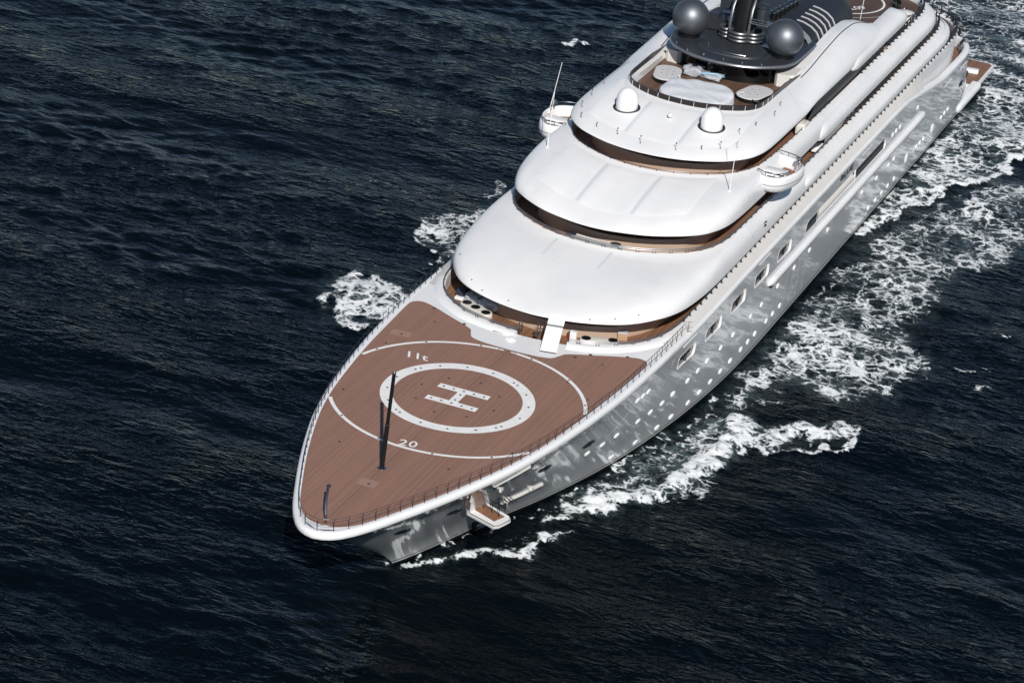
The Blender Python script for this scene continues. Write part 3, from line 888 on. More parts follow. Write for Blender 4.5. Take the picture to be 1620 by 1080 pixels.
# signal mast and curved bow staff
mst = MB()
mst.tube([P(11.95, .02, 9.98), P(12.35, .0, 13.35)], .17, 14); mst.tube([P(12.35, 0, 13.35), P(12.8, 0, 17.3)], .135, 14)
mst = part(mst, 'signal_mast', BLACKP)
b = MB(); b.lathe(P(11.95, .02, 9.985), [(.34, 0), (.34, .05), (.24, .07), (.18, .09)], 16); b.build('base_plate', STEEL, mst)
b = MB(); b.lathe(P(12.35, 0, 13.30), [(.17, 0), (.19, .02), (.19, .10), (.14, .12)], 14); b.build('collar', DARKST, mst)
b = MB(); b.lathe(P(12.8, 0, 17.28), [(.135, 0), (.15, .04), (.09, .12), (.05, .22), (.03, .24)], 12); b.build('lamp_head', DARKST, mst)
bs = MB()
pts = [P(2.45, .22, 9.98), P(2.5, .12, 10.6), P(2.75, -.05, 11.2), P(3.25, -.25, 11.75), P(3.85, -.45, 12.05)]
bs.tube(pts, .09, 8, True, [.10, .10, .10, .10, .11])
bs = part(bs, 'bow_staff', STEEL)
b = MB(); b.lathe(P(3.95, -.47, 12.0), [(.05, -.08), (.16, -.05), (.18, .03), (.12, .1), (.03, .13)], 12); b.build('staff_light', DARKST, bs)

# ------------------------------------------------------------------ railings
def rail(name, pts3, spacing, bars, post_h, material, bar_r=.022, post_r=.022, lean=0.0, pair=0.0, post_to=1e9, post_from=-1e9, port_only_after=1e9, post_mat=None):
    """pts3 is the base line of the rail; bars are heights above it; posts become sub-parts."""
    b = MB()
    for h in bars: b.tube([(x, y, z + h) for x, y, z in pts3], bar_r, 6)
    o = b.build(name, material, yacht)
    pb = MB(); pb.tube([(0, 0, -.02), (0, 0, post_h)], post_r, 6); pb.lathe((0, 0, -.01), [(post_r * 2.4, 0), (post_r * 2.4, .03), (post_r, .04)], 8)
    tpl = pb.build('post', post_mat or material, None); COL.objects.unlink(tpl)
    L = [0]
    for a, c in zip(pts3, pts3[1:]): L.append(L[-1] + math.dist(a, c))
    d = spacing / 2; j = 0
    while d < L[-1]:
        while L[j + 1] < d: j += 1
        f = (d - L[j]) / (L[j + 1] - L[j])
        p = [pts3[j][c] + (pts3[j + 1][c] - pts3[j][c]) * f for c in range(3)]
        if post_from <= p[0] <= post_to and not (p[1] > 0 and p[0] > port_only_after):
            tx, ty = pts3[j + 1][0] - pts3[j][0], pts3[j + 1][1] - pts3[j][1]; l = math.hypot(tx, ty) or 1
            for k in ((-pair / 2, pair / 2) if pair else (0,)):
                share('post', tpl, o, (p[0] + tx / l * k, p[1] + ty / l * k, p[2]))
        d += spacing
    return o
def sym_path(half, z, s_max=1e9):
    h = [p for p in half if p[0] <= s_max]
    zz = z if callable(z) else (lambda s: z)
    return [P(s, -t, zz(s)) for s, t in h[:0:-1]] + [P(s, t, zz(s)) for s, t in h]
fr = offset(G, -.38)
fr = [p for p in fr if p[0] < 47.8]
lab(rail('foredeck_railing', sym_path(fr, 9.99), 1.16, (.45, .92), .92, DARKST, .016, .024, post_mat=DARKST), 'thin wire railing on posts around the bow')

# ------------------------------------------------------------------ main deck bulwark, cap and aft deck
cap = MB()
ss = [44 + k for k in range(0, 80)]
def rim_t(s):
    for a, b_ in zip(rim, rim[1:]):
        if a[0] <= s <= b_[0]: return a[1] + (b_[1] - a[1]) * (s - a[0]) / max(1e-6, b_[0] - a[0])
    return 10.45
for sg in (1, -1):
    rows = []
    for s in ss:
        sh = interp(SHEER, s); g = hw(s, sh); rt = rim_t(s); rz = rim_z(s); k = min(1, max(0, (s - 44) / 4))
        rows.append([P(s, sg * (g - .02), sh - .12), P(s, sg * (g + .06), sh), P(s, sg * (g + .05), sh + .18), P(s, sg * (g - .05), sh + .3), P(s, sg * (g - .14), sh + .36),
                     P(s, sg * (rt + .12), rz - .02), P(s, sg * (rt + .04), rz + .02), P(s, sg * (rt - .12), rz + .02), P(s, sg * (rt - .14), rz - .06), P(s, sg * (rt - .16), 9.08)])
    cap.loft(rows)
lab(part(cap, 'bulwark_cap', CREAM, angle=35), 'sloping cream cap along the top of the hull side')
edge = MB()
for sg in (1, -1):
    edge.loft([[P(s, sg * (hw(s, interp(SHEER, s)) - .01), interp(SHEER, s) - .14), P(s, sg * (hw(s, interp(SHEER, s)) + .075), interp(SHEER, s) - .02), P(s, sg * (hw(s, interp(SHEER, s)) + .07), interp(SHEER, s) + .2), P(s, sg * (hw(s, interp(SHEER, s)) - .04), interp(SHEER, s) + .33), P(s, sg * (hw(s, interp(SHEER, s)) - .13), interp(SHEER, s) + .375)] for s in [46 + k for k in range(0, 78)]])
part(edge, 'sheer_moulding', WHITE, angle=60)
# aft: high bulwark becomes a house side, mooring deck below with its own bulwark
wall = MB()
aftrim = [p for p in rim if p[0] >= 121.5]
wr = []
for d, z in ((-.30, 10.3), (-.16, 10.52), (-.02, 10.52), (.06, 10.44), (.10, 10.2), (.06, 8.5), (.02, 6.4)):
    h = offset(aftrim, d)
    wr.append([P(s, t, z) for s, t in h] + [P(s, -t, z) for s, t in h[::-1]])
wall.loft(wr)
part(wall, 'aft_house_side', WHITE, angle=45)
Ga = [(s, hw(s, 7.15)) for s in [121 + 27.0 * (1 - (1 - k / 60) ** 1.6) for k in range(61)]]
Ga = [p for p in Ga if p[1] > 5.0]
ab = MB()
ar = []
for d, dz in ((-.02, -.12), (.07, .0), (.07, .2), (-.03, .36), (-.2, .44), (-.55, .44), (-.62, .38), (-.64, -.9)):
    h = offset(Ga, d, False)
    ar.append([P(s, t, interp(SHEER, q[0]) + dz) for (s, t), q in zip(h, Ga)])
ab.loft(ar)
ab.loft([[(x, -y, z) for x, y, z in r_] for r_ in ar])
e_ = s_end(7.15)
lastp = Ga[-1]
st = []
for dz, dd in ((-.12, -.02), (0, .07), (.2, .07), (.36, -.03), (.44, -.2), (.44, -.55), (.38, -.62), (-.9, -.64)):
    st.append([P(lastp[0] + (e_ - lastp[0]) * (1 - (k / 8) ** 2) * 0.6 + dd, lastp[1] * k / 8, 7.15 + dz) for k in range(-8, 9)])
ab.loft(st)
part(ab, 'stern_bulwark', WHITE, angle=50)
md = MB(); loop = [(118, 10.6)] + [(s, t - .6) for s, t in Ga if s > 120] + [(e_ - 1.0, 0)]
md.poly([[P(s, t, 6.42) for s, t in loop] + [P(s, -t, 6.42) for s, t in loop[::-1] if t > 0]])
part(md, 'aft_mooring_deck', TEAK, smooth=False)
tr = MB()
tr.loft([[P(s_end(z) - .15 - abs(k / 6) ** 2 * 2.2, k / 6 * (hw(s_end(z) - 2.5, z)), z) for k in range(-6, 7)] for z in (-2.6, -1, 1, 3, 5, 7.1)])
part(tr, 'transom', SILVER)

mdk = MB(); loop_fill(mdk, rim, 9.1, .10); part(mdk, 'main_deck', TEAK, smooth=False)
main_path = [P(s, t, rim_z(s) + .02) for s, t in offset(rim, .06) if t > 0.5 and 47.5 < s < 146]
rail('main_deck_rail', main_path, 1.32, (.30,), .30, DARKST, .05, .055)
main_path_s = [(x, -y, z) for x, y, z in main_path if x < 75]
rail('main_deck_rail', main_path_s, 1.32, (.30,), .30, DARKST, .05, .055)

# well coaming in two pieces with steps between, plus its curved handrail
def coaming(t0, t1, name='well_coaming'):
    fine = resample(rim, 900)
    h = [p for p in fine if p[0] < 46.6]
    h = [(s, -t) for s, t in h[:0:-1]] + h
    seg = [p for p in h if t0 <= p[1] <= t1]
    b = MB(); rows = []
    n = len(seg)
    for i, (s, t) in enumerate(seg):
        a_ = seg[max(0, i - 1)]; c_ = seg[min(n - 1, i + 1)]
        tx, ty = c_[0] - a_[0], c_[1] - a_[1]; l = math.hypot(tx, ty) or 1; nx, ny = -ty / l, tx / l
        rows.append([P(s + nx * d, t + ny * d, z) for d, z in ((-.17, 9.05), (-.16, 10.16), (-.10, 10.22), (.30, 10.22), (.42, 10.18), (.78, 10.02), (.86, 9.95))])
    b.loft(rows, False, True)
    return part(b, name, WHITE, angle=40)
coaming(-9.95, -.55); coaming(3.55, 9.95)
st_ = MB()
for k, (ds, z) in enumerate(((0.0, 9.85), (.32, 9.6), (.64, 9.35))):
    st_.box(P(38.95 + ds, 1.5, z - .12), (.34, 4.0, .24))
part(st_, 'well_steps', WHITE, smooth=False)
fine_rim = resample(rim, 900)
wl_p = [P(s, t, 10.22) for s, t in offset(fine_rim, .02) if s < 50 and t > 3.6][::3]
wl_s = [P(s, -t, 10.22) for s, t in offset(fine_rim, .02) if s < 50 and t > .6][::3]
rail('well_railing', wl_p, 1.55, (.30, .16), .30, RAILST, .04, .03, pair=.22)
rail('well_railing', wl_s, 1.55, (.30, .16), .30, RAILST, .04, .03, pair=.22)

# ------------------------------------------------------------------ superstructure tiers
VS = [0, .02, .045, .08, .125, .18, .25, .33, .42, .52, .63, .74, .86, 1.0]
def tier_rows(E, T, zE, zT, e_front=1.22, e_side=2.3):
    """Rows from lower lip to upper edge; E and T are index-matched half curves."""
    n = len(E); ex = []
    for i in range(n):
        a = E[max(0, i - 1)]; b_ = E[min(n - 1, i + 1)]
        l = math.dist(a, b_) or 1
        k = abs(b_[0] - a[0]) / l                      # 0 across the front, 1 along the side
        k = k * k * (3 - 2 * k)
        ex.append(e_front + (e_side - e_front) * k)
    rows = []
    for v in VS:
        row = []
        for i in range(n):
            ph = v * math.pi / 2; e = ex[i]
            h = 1 - math.cos(ph) ** (2 / e) if v < 1 else 1.0; g = math.sin(ph) ** (2 / e)
            z0 = zE(E[i][0]) if callable(zE) else zE; z1 = zT(T[i][0]) if callable(zT) else zT
            row.append((E[i][0] + (T[i][0] - E[i][0]) * h, E[i][1] + (T[i][1] - E[i][1]) * h, z0 + (z1 - z0) * g))
        rows.append(row)
    return rows
def full_row(row, closed):
    if closed: return [P(*p) for p in row] + [P(p[0], -p[1], p[2]) for p in row[::-1] if abs(p[1]) > 1e-4]
    return [P(p[0], -p[1], p[2]) for p in row[:0:-1]] + [P(*p) for p in row]
def off_row(half, d, z): return [(s, t, z(s) if callable(z) else z) for s, t in offset(half, d)]

E1F = [(40.1, 0), (40.18, 1.0), (40.38, 2.2), (40.75, 3.6), (41.3, 5.0), (42.1, 6.5), (43.1, 7.7), (44.4, 8.7), (46.3, 9.72), (48.5, 10.36), (51.7, 10.74), (55, 10.88), (60, 10.93)]
T1F = [(52.3, 0), (52.33, .8), (52.5, 2.25), (52.85, 3.7), (53.5, 5.15), (54.3, 6.45), (55.15, 7.55), (56.25, 8.5), (57.5, 9.2), (59.0, 9.66), (60.6, 9.9), (62.5, 9.98), (67, 10.0)]
E2F = [(52.45, 0), (52.55, 1.3), (52.85, 2.6), (53.4, 4.3), (54.0, 5.5), (54.7, 6.55), (55.4, 7.45), (56.6, 8.6), (58.0, 9.3), (59.8, 9.8), (62.5, 10.05), (66, 10.15), (70, 10.2)]
T2F = [(63.2, 0), (63.25, 1), (63.5, 2.2), (63.95, 3.5), (64.55, 4.75), (65.35, 6.02), (66.4, 7.2), (67.6, 8.0), (69.0, 8.65), (70.4, 9.02), (72.3, 9.2), (75, 9.27), (80, 9.3)]
E3F = [(63.65, 0), (63.75, 1.5), (64.15, 3.2), (64.65, 4.4), (65.3, 5.6), (66.1, 6.75), (67.2, 7.75), (68.7, 8.65), (70.9, 9.17), (74.2, 9.33), (83, 9.4), (84, 9.4)]
T3F = [(73.45, 0), (73.55, 1.4), (73.85, 2.6), (74.25, 3.6), (74.8, 4.6), (75.4, 5.4), (76.1, 6.0), (77.0, 6.42), (78.2, 6.62), (80, 6.68), (84, 6.75), (86, 6.8)]

E1 = half_curve(E1F, 60, 129, 30, 139.0); T1 = half_curve(T1F, 60, 128.5, 30, 138.2)
E2 = half_curve(E2F, 60, 123.5, 26, 133.0); T2 = half_curve(T2F, 60, 123, 26, 132.2)

zT1 = lambda s: interp([(0, 13.35), (62, 13.35), (74, 13.12), (86, 12.9), (150, 12.85)], s)
zT2 = lambda s: interp([(0, 16.75), (72, 16.75), (80, 16.5), (95, 16.3), (150, 16.15)], s)
def build_tier(E, T, zE, zT, floor, label, e_front=1.22):
    rows = [off_row(E, -3.4, zE - .03), off_row(E, -.34, zE - .05), off_row(E, -.06, zE - .05)]
    rows += tier_rows(E, T, zE, zT, e_front)
    rows += [off_row(T, -.05, lambda s: zT(s) + .025), off_row(T, -.16, lambda s: zT(s) + .02), off_row(T, -.2, lambda s: zT(s) - .05), off_row(T, -.22, floor - .02)]
    b = MB(); b.loft([full_row(r_, True) for r_ in rows], True)
    o = part(b, 'visor_shell', WHITE, angle=50); lab(o, label)
    f = MB(); loop_fill(f, T, floor, .2)
    return o, part(f, 'terrace_deck', TEAK, smooth=False)
v1, d2 = build_tier(E1, T1, 11.48, zT1, 12.25, 'lowest and widest of the three white curved visors')
v2, d3 = build_tier(E2, T2, 14.85, zT2, 15.65, 'middle white curved visor with three roof panels')

# tier 3 runs aft into the long hump over the side
RIDGE = smooth_tab([(70, 19.5), (84, 19.45), (87, 19.5), (91, 19.9), (95, 20.3), (100, 20.62), (104, 20.4), (107, 19.8), (109.5, 19.1), (111.5, 18.55), (112.6, 18.36), (120, 18.36)], 200)
rz3 = lambda s: interp(RIDGE, s) if s > 84 else 19.5
f3 = resample(catmull(E3F), 60); g3 = resample(catmull(T3F), 60)
nside = 34
E3 = f3 + [(84 + (112.8 - 84) * k / nside, interp([(84, 9.4), (104, 9.5), (110, 9.5), (112.8, 9.35)], 84 + 28.8 * k / nside)) for k in range(1, nside + 1)]
T3 = g3 + [(86 + (112.4 - 86) * k / nside, interp([(86, 6.8), (90, 7.0), (104, 7.0), (107, 7.25), (110, 7.9), (111.5, 8.6), (112.4, 9.2)], 86 + 26.4 * k / nside)) for k in range(1, nside + 1)]
zE3 = lambda s: interp([(0, 17.98), (82.5, 17.98), (85.5, 18.32), (120, 18.32)], s)
rows = [off_row(E3, -3.0, lambda s: zE3(s) - .03), off_row(E3, -.3, lambda s: zE3(s) - .05), off_row(E3, -.06, lambda s: zE3(s) - .04)]
rows += tier_rows(E3, T3, zE3, rz3, 1.22, 1.75)
rows += [off_row(T3, -.06, lambda s: rz3(s) + .02), off_row(T3, -.30, lambda s: rz3(s) + .02)]
b = MB(); b.loft([full_row(r_, False) for r_ in rows])
v3 = part(b, 'visor_shell', WHITE, angle=50); lab(v3, 'topmost white visor carrying two white domes, running aft into side humps')
# inner top band of the hump and inner bulwark of the sun deck
b = MB()
inner = [off_row(T3, -.30, lambda s: rz3(s) + .02), off_row(T3, -.36, lambda s: rz3(s) - .06), off_row(T3, -.42, 18.5)]
b.loft([full_row(r_, False) for r_ in inner])
part(b, 'sun_deck_bulwark', WHITE, angle=40)
for sg in (1, -1):
    bd = MB(); seg = [p for p in T3 if 86.5 < p[0] < 108.5]
    bd.loft([[P(s, sg * (t - .28), rz3(s) + .03) for s, t in seg], [P(s, sg * (t - 1.1), rz3(s) + .03) for s, t in seg], [P(s, sg * (t - 1.14), rz3(s) - .05) for s, t in seg], [P(s, sg * (t - 1.14), 17.9) for s, t in seg]])
    part(bd, 'hump_top_band', WHITE, angle=40)
for sg in (1, -1):
    bl = MB(); bl.tube([P(s, sg * (t + .12), rz3(s) + .0) for s, t in T3 if 86.8 < s < 109], .05, 5)
    part(bl, 'hump_groove', BLACKP)
sdk = MB(); h = [p for p in offset(T3, -.36) if p[0] < 97]; lp = h + [(s, -t) for s, t in h[::-1] if t > 1e-3]
sdk.poly([[P(s, t, 18.55) for s, t in lp]]); part(sdk, 'sun_deck', TEAKD, smooth=False)

# deckhouse fronts: tan lower panel, black glass above, under each visor
def house(E, inset, z0, zm, z1, s_max):
    h = [p for p in offset(E, -inset) if p[0] < s_max]
    b = MB()
    rows = [[(s, t, z0) for s, t in h]] + [[(s, t, zm - .06) for s, t in h]] + [[(s, t, zm) for s, t in [(a + (.1 if False else 0), c) for a, c in h]]]
    b.loft([full_row(r_, False) for r_ in rows]); part(b, 'deckhouse_wall', TANW, angle=60)
    hh = [p for p in offset(E, -inset - .18) if p[0] < s_max]
    b = MB(); b.loft([full_row([(s, t, zm) for s, t in h], False), full_row([(s, t, zm + .02) for s, t in hh], False)]); part(b, 'window_sill', TANW, angle=30)
    b = MB(); b.loft([full_row([(s, t, zm) for s, t in hh], False), full_row([(s, t, z1) for s, t in hh], False)]); part(b, 'deckhouse_glass', BLACKG, angle=60)
house(E1, 2.35, 9.08, 10.18, 11.5, 136)
house(E2, 2.3, 12.23, 13.5, 14.85, 130)
house(E3, 2.2, 15.63, 16.85, 17.96, 112)

# roof panels on the two upper visors: thin plates following the shell
def visor_point(E, T, zE, zT, t, v, e=1.22):
    """Point on the shell front at lateral position t and height fraction v."""
    def at(curve):
        for a, b_ in zip(curve, curve[1:]):
            if a[1] <= abs(t) <= b_[1]: return a[0] + (b_[0] - a[0]) * (abs(t) - a[1]) / max(1e-6, b_[1] - a[1])
        return curve[59][0]
    return at(E), at(T)
def shell_z(rows, s, t):
    """Height of a visor shell at (s, t) by inverse-distance over its sampled rows."""
    best = []
    for r_ in rows:
        for p in r_:
            d = (p[0] - s) ** 2 + (p[1] - abs(t)) ** 2
            best.append((d, p[2]))
    best.sort(key=lambda q: q[0]); best = best[:5]
    w = [1 / (q[0] + 1e-3) for q in best]
    return sum(q[1] * k for q, k in zip(best, w)) / sum(w)
from mathutils.bvhtree import BVHTree
def shell_tree(o):
    bm_ = bmesh.new(); bm_.from_mesh(o.data); t_ = BVHTree.FromBMesh(bm_); bm_.free(); return t_
TREE = {1: shell_tree(v1), 2: shell_tree(v2), 3: shell_tree(v3)}
def on_shell(k, s, t):
    h = TREE[k].ray_cast(Vector(P(s, t, 40)), Vector((0, 0, -1)))
    return h[0].z if h[0] is not None else None
def shell_plate(k, parent, t0, t1, smin_f, smax_f, up, name, material, nt=16, ns=18):
    b = MB(); rows = []
    for i in range(nt + 1):
        t = t0 + (t1 - t0) * i / nt; s0, s1 = smin_f(t), smax_f(t)
        rows.append([(s0 + (s1 - s0) * j / ns, t) for j in range(ns + 1)])
    rim_ = lambda i, j: i in (0, nt) or j in (0, ns)
    out = []
    for i, r_ in enumerate(rows):
        q = []
        for j, (s, t) in enumerate(r_):
            z = on_shell(k, s, t)
            if z is None: z = 15.0
            q.append(P(s, t, z + (up if not rim_(i, j) else -.004)))
        out.append(q)
    b.loft(out)
    return b.build(name, material, parent, angle=60)
def front_s(F, t):
    c = catmull(F)
    for a, b_ in zip(c, c[1:]):
        if a[1] <= abs(t) <= b_[1]: return a[0] + (b_[0] - a[0]) * (abs(t) - a[1]) / max(1e-6, b_[1] - a[1])
    return c[-1][0]
for t0, t1 in ((-6.9, -2.72), (-2.28, 2.28), (2.72, 6.9)):
    shell_plate(2, v2, t0, t1, lambda t: front_s(E2F, t) + 2.2, lambda t: front_s(T2F, t) - .75, .022, 'roof_panel', PANELW)
    shell_plate(3, v3, t0, t1, lambda t: front_s(E3F, t) + 2.0, lambda t: front_s(T3F, min(abs(t), 6.6)) - .9, .022, 'roof_panel', PANELW)
for t0, t1 in ((-2.70, -2.30), (2.30, 2.70)):
    shell_plate(2, v2, t0, t1, lambda t: front_s(E2F, t) + 2.4, lambda t: front_s(T2F, t) - .8, .006, 'roof_seam', GREYW, 4, 18)
    shell_plate(3, v3, t0, t1, lambda t: front_s(E3F, t) + 2.2, lambda t: front_s(T3F, t) - .95, .006, 'roof_seam', GREYW, 4, 18)
    shell_plate(1, v1, t0 - .1, t1 - .2, lambda t: front_s(T1F, t) - 4.2, lambda t: front_s(T1F, t) - .5, .004, 'roof_seam', GREYW, 4, 12)

# terrace rails
def half_path(half, d, z, s_max, sg=1, t_min=0): return [P(s, sg * t, z) for s, t in offset(half, d) if s < s_max]
lab(rail('terrace_rail', sym_path(offset(T1, -.10), lambda s: zT1(s) + .03, 94), 1.45, (.34, .2), .34, RAILST, .038, .03, pair=.24, port_only_after=66), 'double bar steel rail along the lowest visor edge')
lab(rail('terrace_rail', sym_path(offset(T2, -.10), lambda s: zT2(s) + .03, 92), 1.5, (.14,), .14, DARKST, .035, .03, port_only_after=74), 'low dark handrail along the middle visor edge')
aft1 = [P(s, t, zT1(s) + .03) for s, t in offset(T1, -.14) if s > 94 and t > -1]
rail('terrace_rail', aft1, 1.3, (.85, .45), .85, DARKGREY, .045, .085)
aft2 = [P(s, t, zT2(s) + .03) for s, t in offset(T2, -.14) if s > 101 and t > -1]
rail('terrace_rail', aft2, 1.3, (.85, .45), .85, DARKGREY, .045, .085)
aft0 = [P(s, t, 10.55) for s, t in offset(rim, -.08) if s > 112 and t > -1]
rail('terrace_rail', aft0, 1.3, (.85, .45), .85, DARKGREY, .045, .085)

# side pods: long rounded bulges on the flanks of each tier
def pod(name, half_fn, s0, s1, prof, label, corner_pts=None, nose=2.2):
    """prof(s)-> list of (dt, z) outward of half_fn(s); nose tapers at s0."""
    for sg in (1, -1):
        b = MB(); rows = []
        path = corner_pts
        for (s, t, nx, ny) in path:
            k = min(1.0, max(0.0, (s - s0) / nose)) if ny > .5 else 1.0
            k = math.sqrt(max(0.0, 1 - (1 - k) ** 2))
            ctr = prof[len(prof) // 2]
            row = []
            for d, z in prof:
                zz = ctr[1] + (z - ctr[1]) * (.15 + .85 * k); dd = -.25 + (d + .25) * k
                row.append(P(s + nx * dd, sg * (t + ny * dd), zz))
            rows.append(row)
        b.loft(rows)
        lab(part(b, name, WHITE, angle=60), label)
def path_norm(half, s0):
    n = len(half); out = []
    h = resample([p for p in half if p[0] > s0 - 4], 260)
    for i in range(len(h)):
        a = h[max(0, i - 1)]; c = h[min(len(h) - 1, i + 1)]; l = math.dist(a, c) or 1
        nx, ny = -(c[1] - a[1]) / l, (c[0] - a[0]) / l
        if h[i][0] >= s0: out.append((h[i][0], h[i][1], nx, ny))
    return out
pod('side_pod', None, 79.8, 139, [(-.42, 12.72), (-.12, 12.62), (.10, 12.44), (.19, 12.15), (.19, 11.9), (.12, 11.64), (-.04, 11.46), (-.3, 11.40)], 'long rounded white bulge along the lowest tier', path_norm(E1, 79.8))
pod('side_pod', None, 85.2, 133, [(-.42, 15.95), (-.10, 15.82), (.18, 15.55), (.32, 15.2), (.34, 14.9), (.24, 14.55), (.05, 14.35), (-.3, 14.3)], 'long rounded white bulge along the middle tier', path_norm(E2, 85.2))
for sg in (1, -1):
    pp = MB(); rows = []
    for s in [97.4, 97.5, 97.7, 98.1, 98.7, 99.5] + [101 + i * 2 for i in range(8)] + [116.0, 116.9, 117.2]:
        k = math.sqrt(max(0.02, 1 - (1 - min(1, (s - 97.4) / 2.0)) ** 2)) if s < 100 else (math.sqrt(max(.05, 1 - ((s - 116) / 1.2) ** 2)) if s > 116 else 1)
        c = (9.35, 18.1)
        rows.append([P(s, sg * (c[0] + (t - c[0]) * k), c[1] + (z - c[1]) * k) for t, z in ((7.7, 17.6), (7.7, 19.0), (7.9, 19.12), (8.9, 19.02), (9.35, 18.85), (9.65, 18.5), (9.72, 18.1), (9.6, 17.7), (9.3, 17.5))])
    pp.loft(rows, True, True)
    lab(part(pp, 'side_pod', WHITE, angle=45), 'short white bulge below the aft end of the hump')
# dark glass under the hump
for sg in (1, -1):
    dg = MB(); dg.loft([[P(s, sg * 9.0, 16.3) for s in (84.0, 86, 118)], [P(s, sg * 9.25, 17.2) for s in (84.0, 86, 118)], [P(s, sg * 9.3, 17.95) for s in (85.5, 86, 112)], [P(s, sg * 9.1, 18.4) for s in (85.5, 86, 112)]])
    part(dg, 'side_glass', DARKGREY, smooth=False)

# ------------------------------------------------------------------ domes and aerials on the topmost visor
def put_dome(s, t):
    zb = on_shell(3, s, t)
    b = MB(); n = 12
    pr = [(.98, -.35), (.99, .75)] + [(.99 * math.cos(a), .75 + 1.12 * math.sin(a)) for a in [math.pi / 2 * k / n for k in range(1, n)]] + [(.01, 1.87)]
    b.lathe(P(s, t, zb), pr, 32)
    d = b.build('satellite_dome', WHITE, yacht, angle=60)
    b = MB()
    ring = []
    for r, dz in ((1.0, -.02), (1.0, .012), (1.24, .012), (1.24, -.05)):
        ring.append([(s + r * math.cos(a), -t + r * math.sin(a), (on_shell(3, s + r * math.cos(a), t - r * math.sin(a)) or zb) + dz + .03) for a in [2 * math.pi * k / 32 for k in range(32)]])
    b.loft(ring, True); b.build('dome_well_shade', DARKGREY, d)  # dark grey ring plate, painted shade of the recess round the dome
put_dome(70.45, 4.04); put_dome(70.45, -4.04)
b = MB(); z0 = on_shell(3, 70.2, .2); b.lathe(P(70.2, .2, z0), [(.05, 0), (.05, .18), (.2, .22), (.24, .36), (.2, .5), (.02, .58)], 14); part(b, 'small_dome', WHITE)
def stub(s, t, k, h, r=.02, top=True, mtl=DARKST):
    z = on_shell(k, s, t)
    if z is None: return
    b = MB(); b.tube([P(s, t, z - .02), P(s, t, z + h)], r, 5); b.lathe(P(s, t, z), [(.07, 0), (.07, .04), (.03, .06)], 8)
    if top: b.lathe(P(s, t, z + h), [(.02, -.04), (.06, 0), (.06, .08), (.02, .12)], 8)
    part(b, 'deck_light', mtl)
for s, t, h in ((66.2, -5.2, .45), (65.6, -3.0, .7), (65.0, -.6, .9), (65.3, 2.6, .8), (66.4, 4.6, .35), (67.4, 6.0, .8), (68.4, 7.2, .7), (67.5, -7.2, .5), (69.4, -7.9, .7), (72.0, -8.0, .7), (75.3, -8.1, 1.2), (73.2, 7.3, .35), (70.6, 6.6, .6), (76.8, 7.9, .5), (79.4, 7.6, .4)):
    stub(s, t, 3, h * .7, .014)
for s, t in ((41.6, -5.0), (41.0, -2.4), (42.6, -6.4), (41.4, 4.6), (42.4, 6.4), (43.8, 7.9), (46.0, -9.0)): stub(s, t, 1, .03, .04, False)
b = MB()
for dz in (0, .32): b.tube([P(67.6, 10.93, 12.5 + dz), P(67.6, 11.06, 12.5 + dz)], .09, 10)
part(b, 'side_vent', BLACKP)
# whip aerials
def whip(base, top, r=.03):
    b = MB(); b.tube([base, tuple(base[i] + (top[i] - base[i]) * .3 for i in range(3)), top], r, 6, True, [r * 1.6, r * 1.2, r * .7]); b.lathe(base, [(.12, -.05), (.12, .06), (.05, .12)], 8)
    part(b, 'whip_aerial', WHITE)
for sg in (1, -1):
    zb = on_shell(2, 63.23, sg * 8.54) or 16.3
    whip(P(63.23, sg * 8.54, zb), P(63.6, sg * 8.54, zb + 5.4))
whip(P(72.3, -12.05, 16.3), P(74.3, -12.0, 20.6))
b = MB(); b.tube([P(109.2, 6.55, 19.3), P(109.4, 6.6, 22.0)], .03, 6); part(b, 'whip_aerial', WHITE)

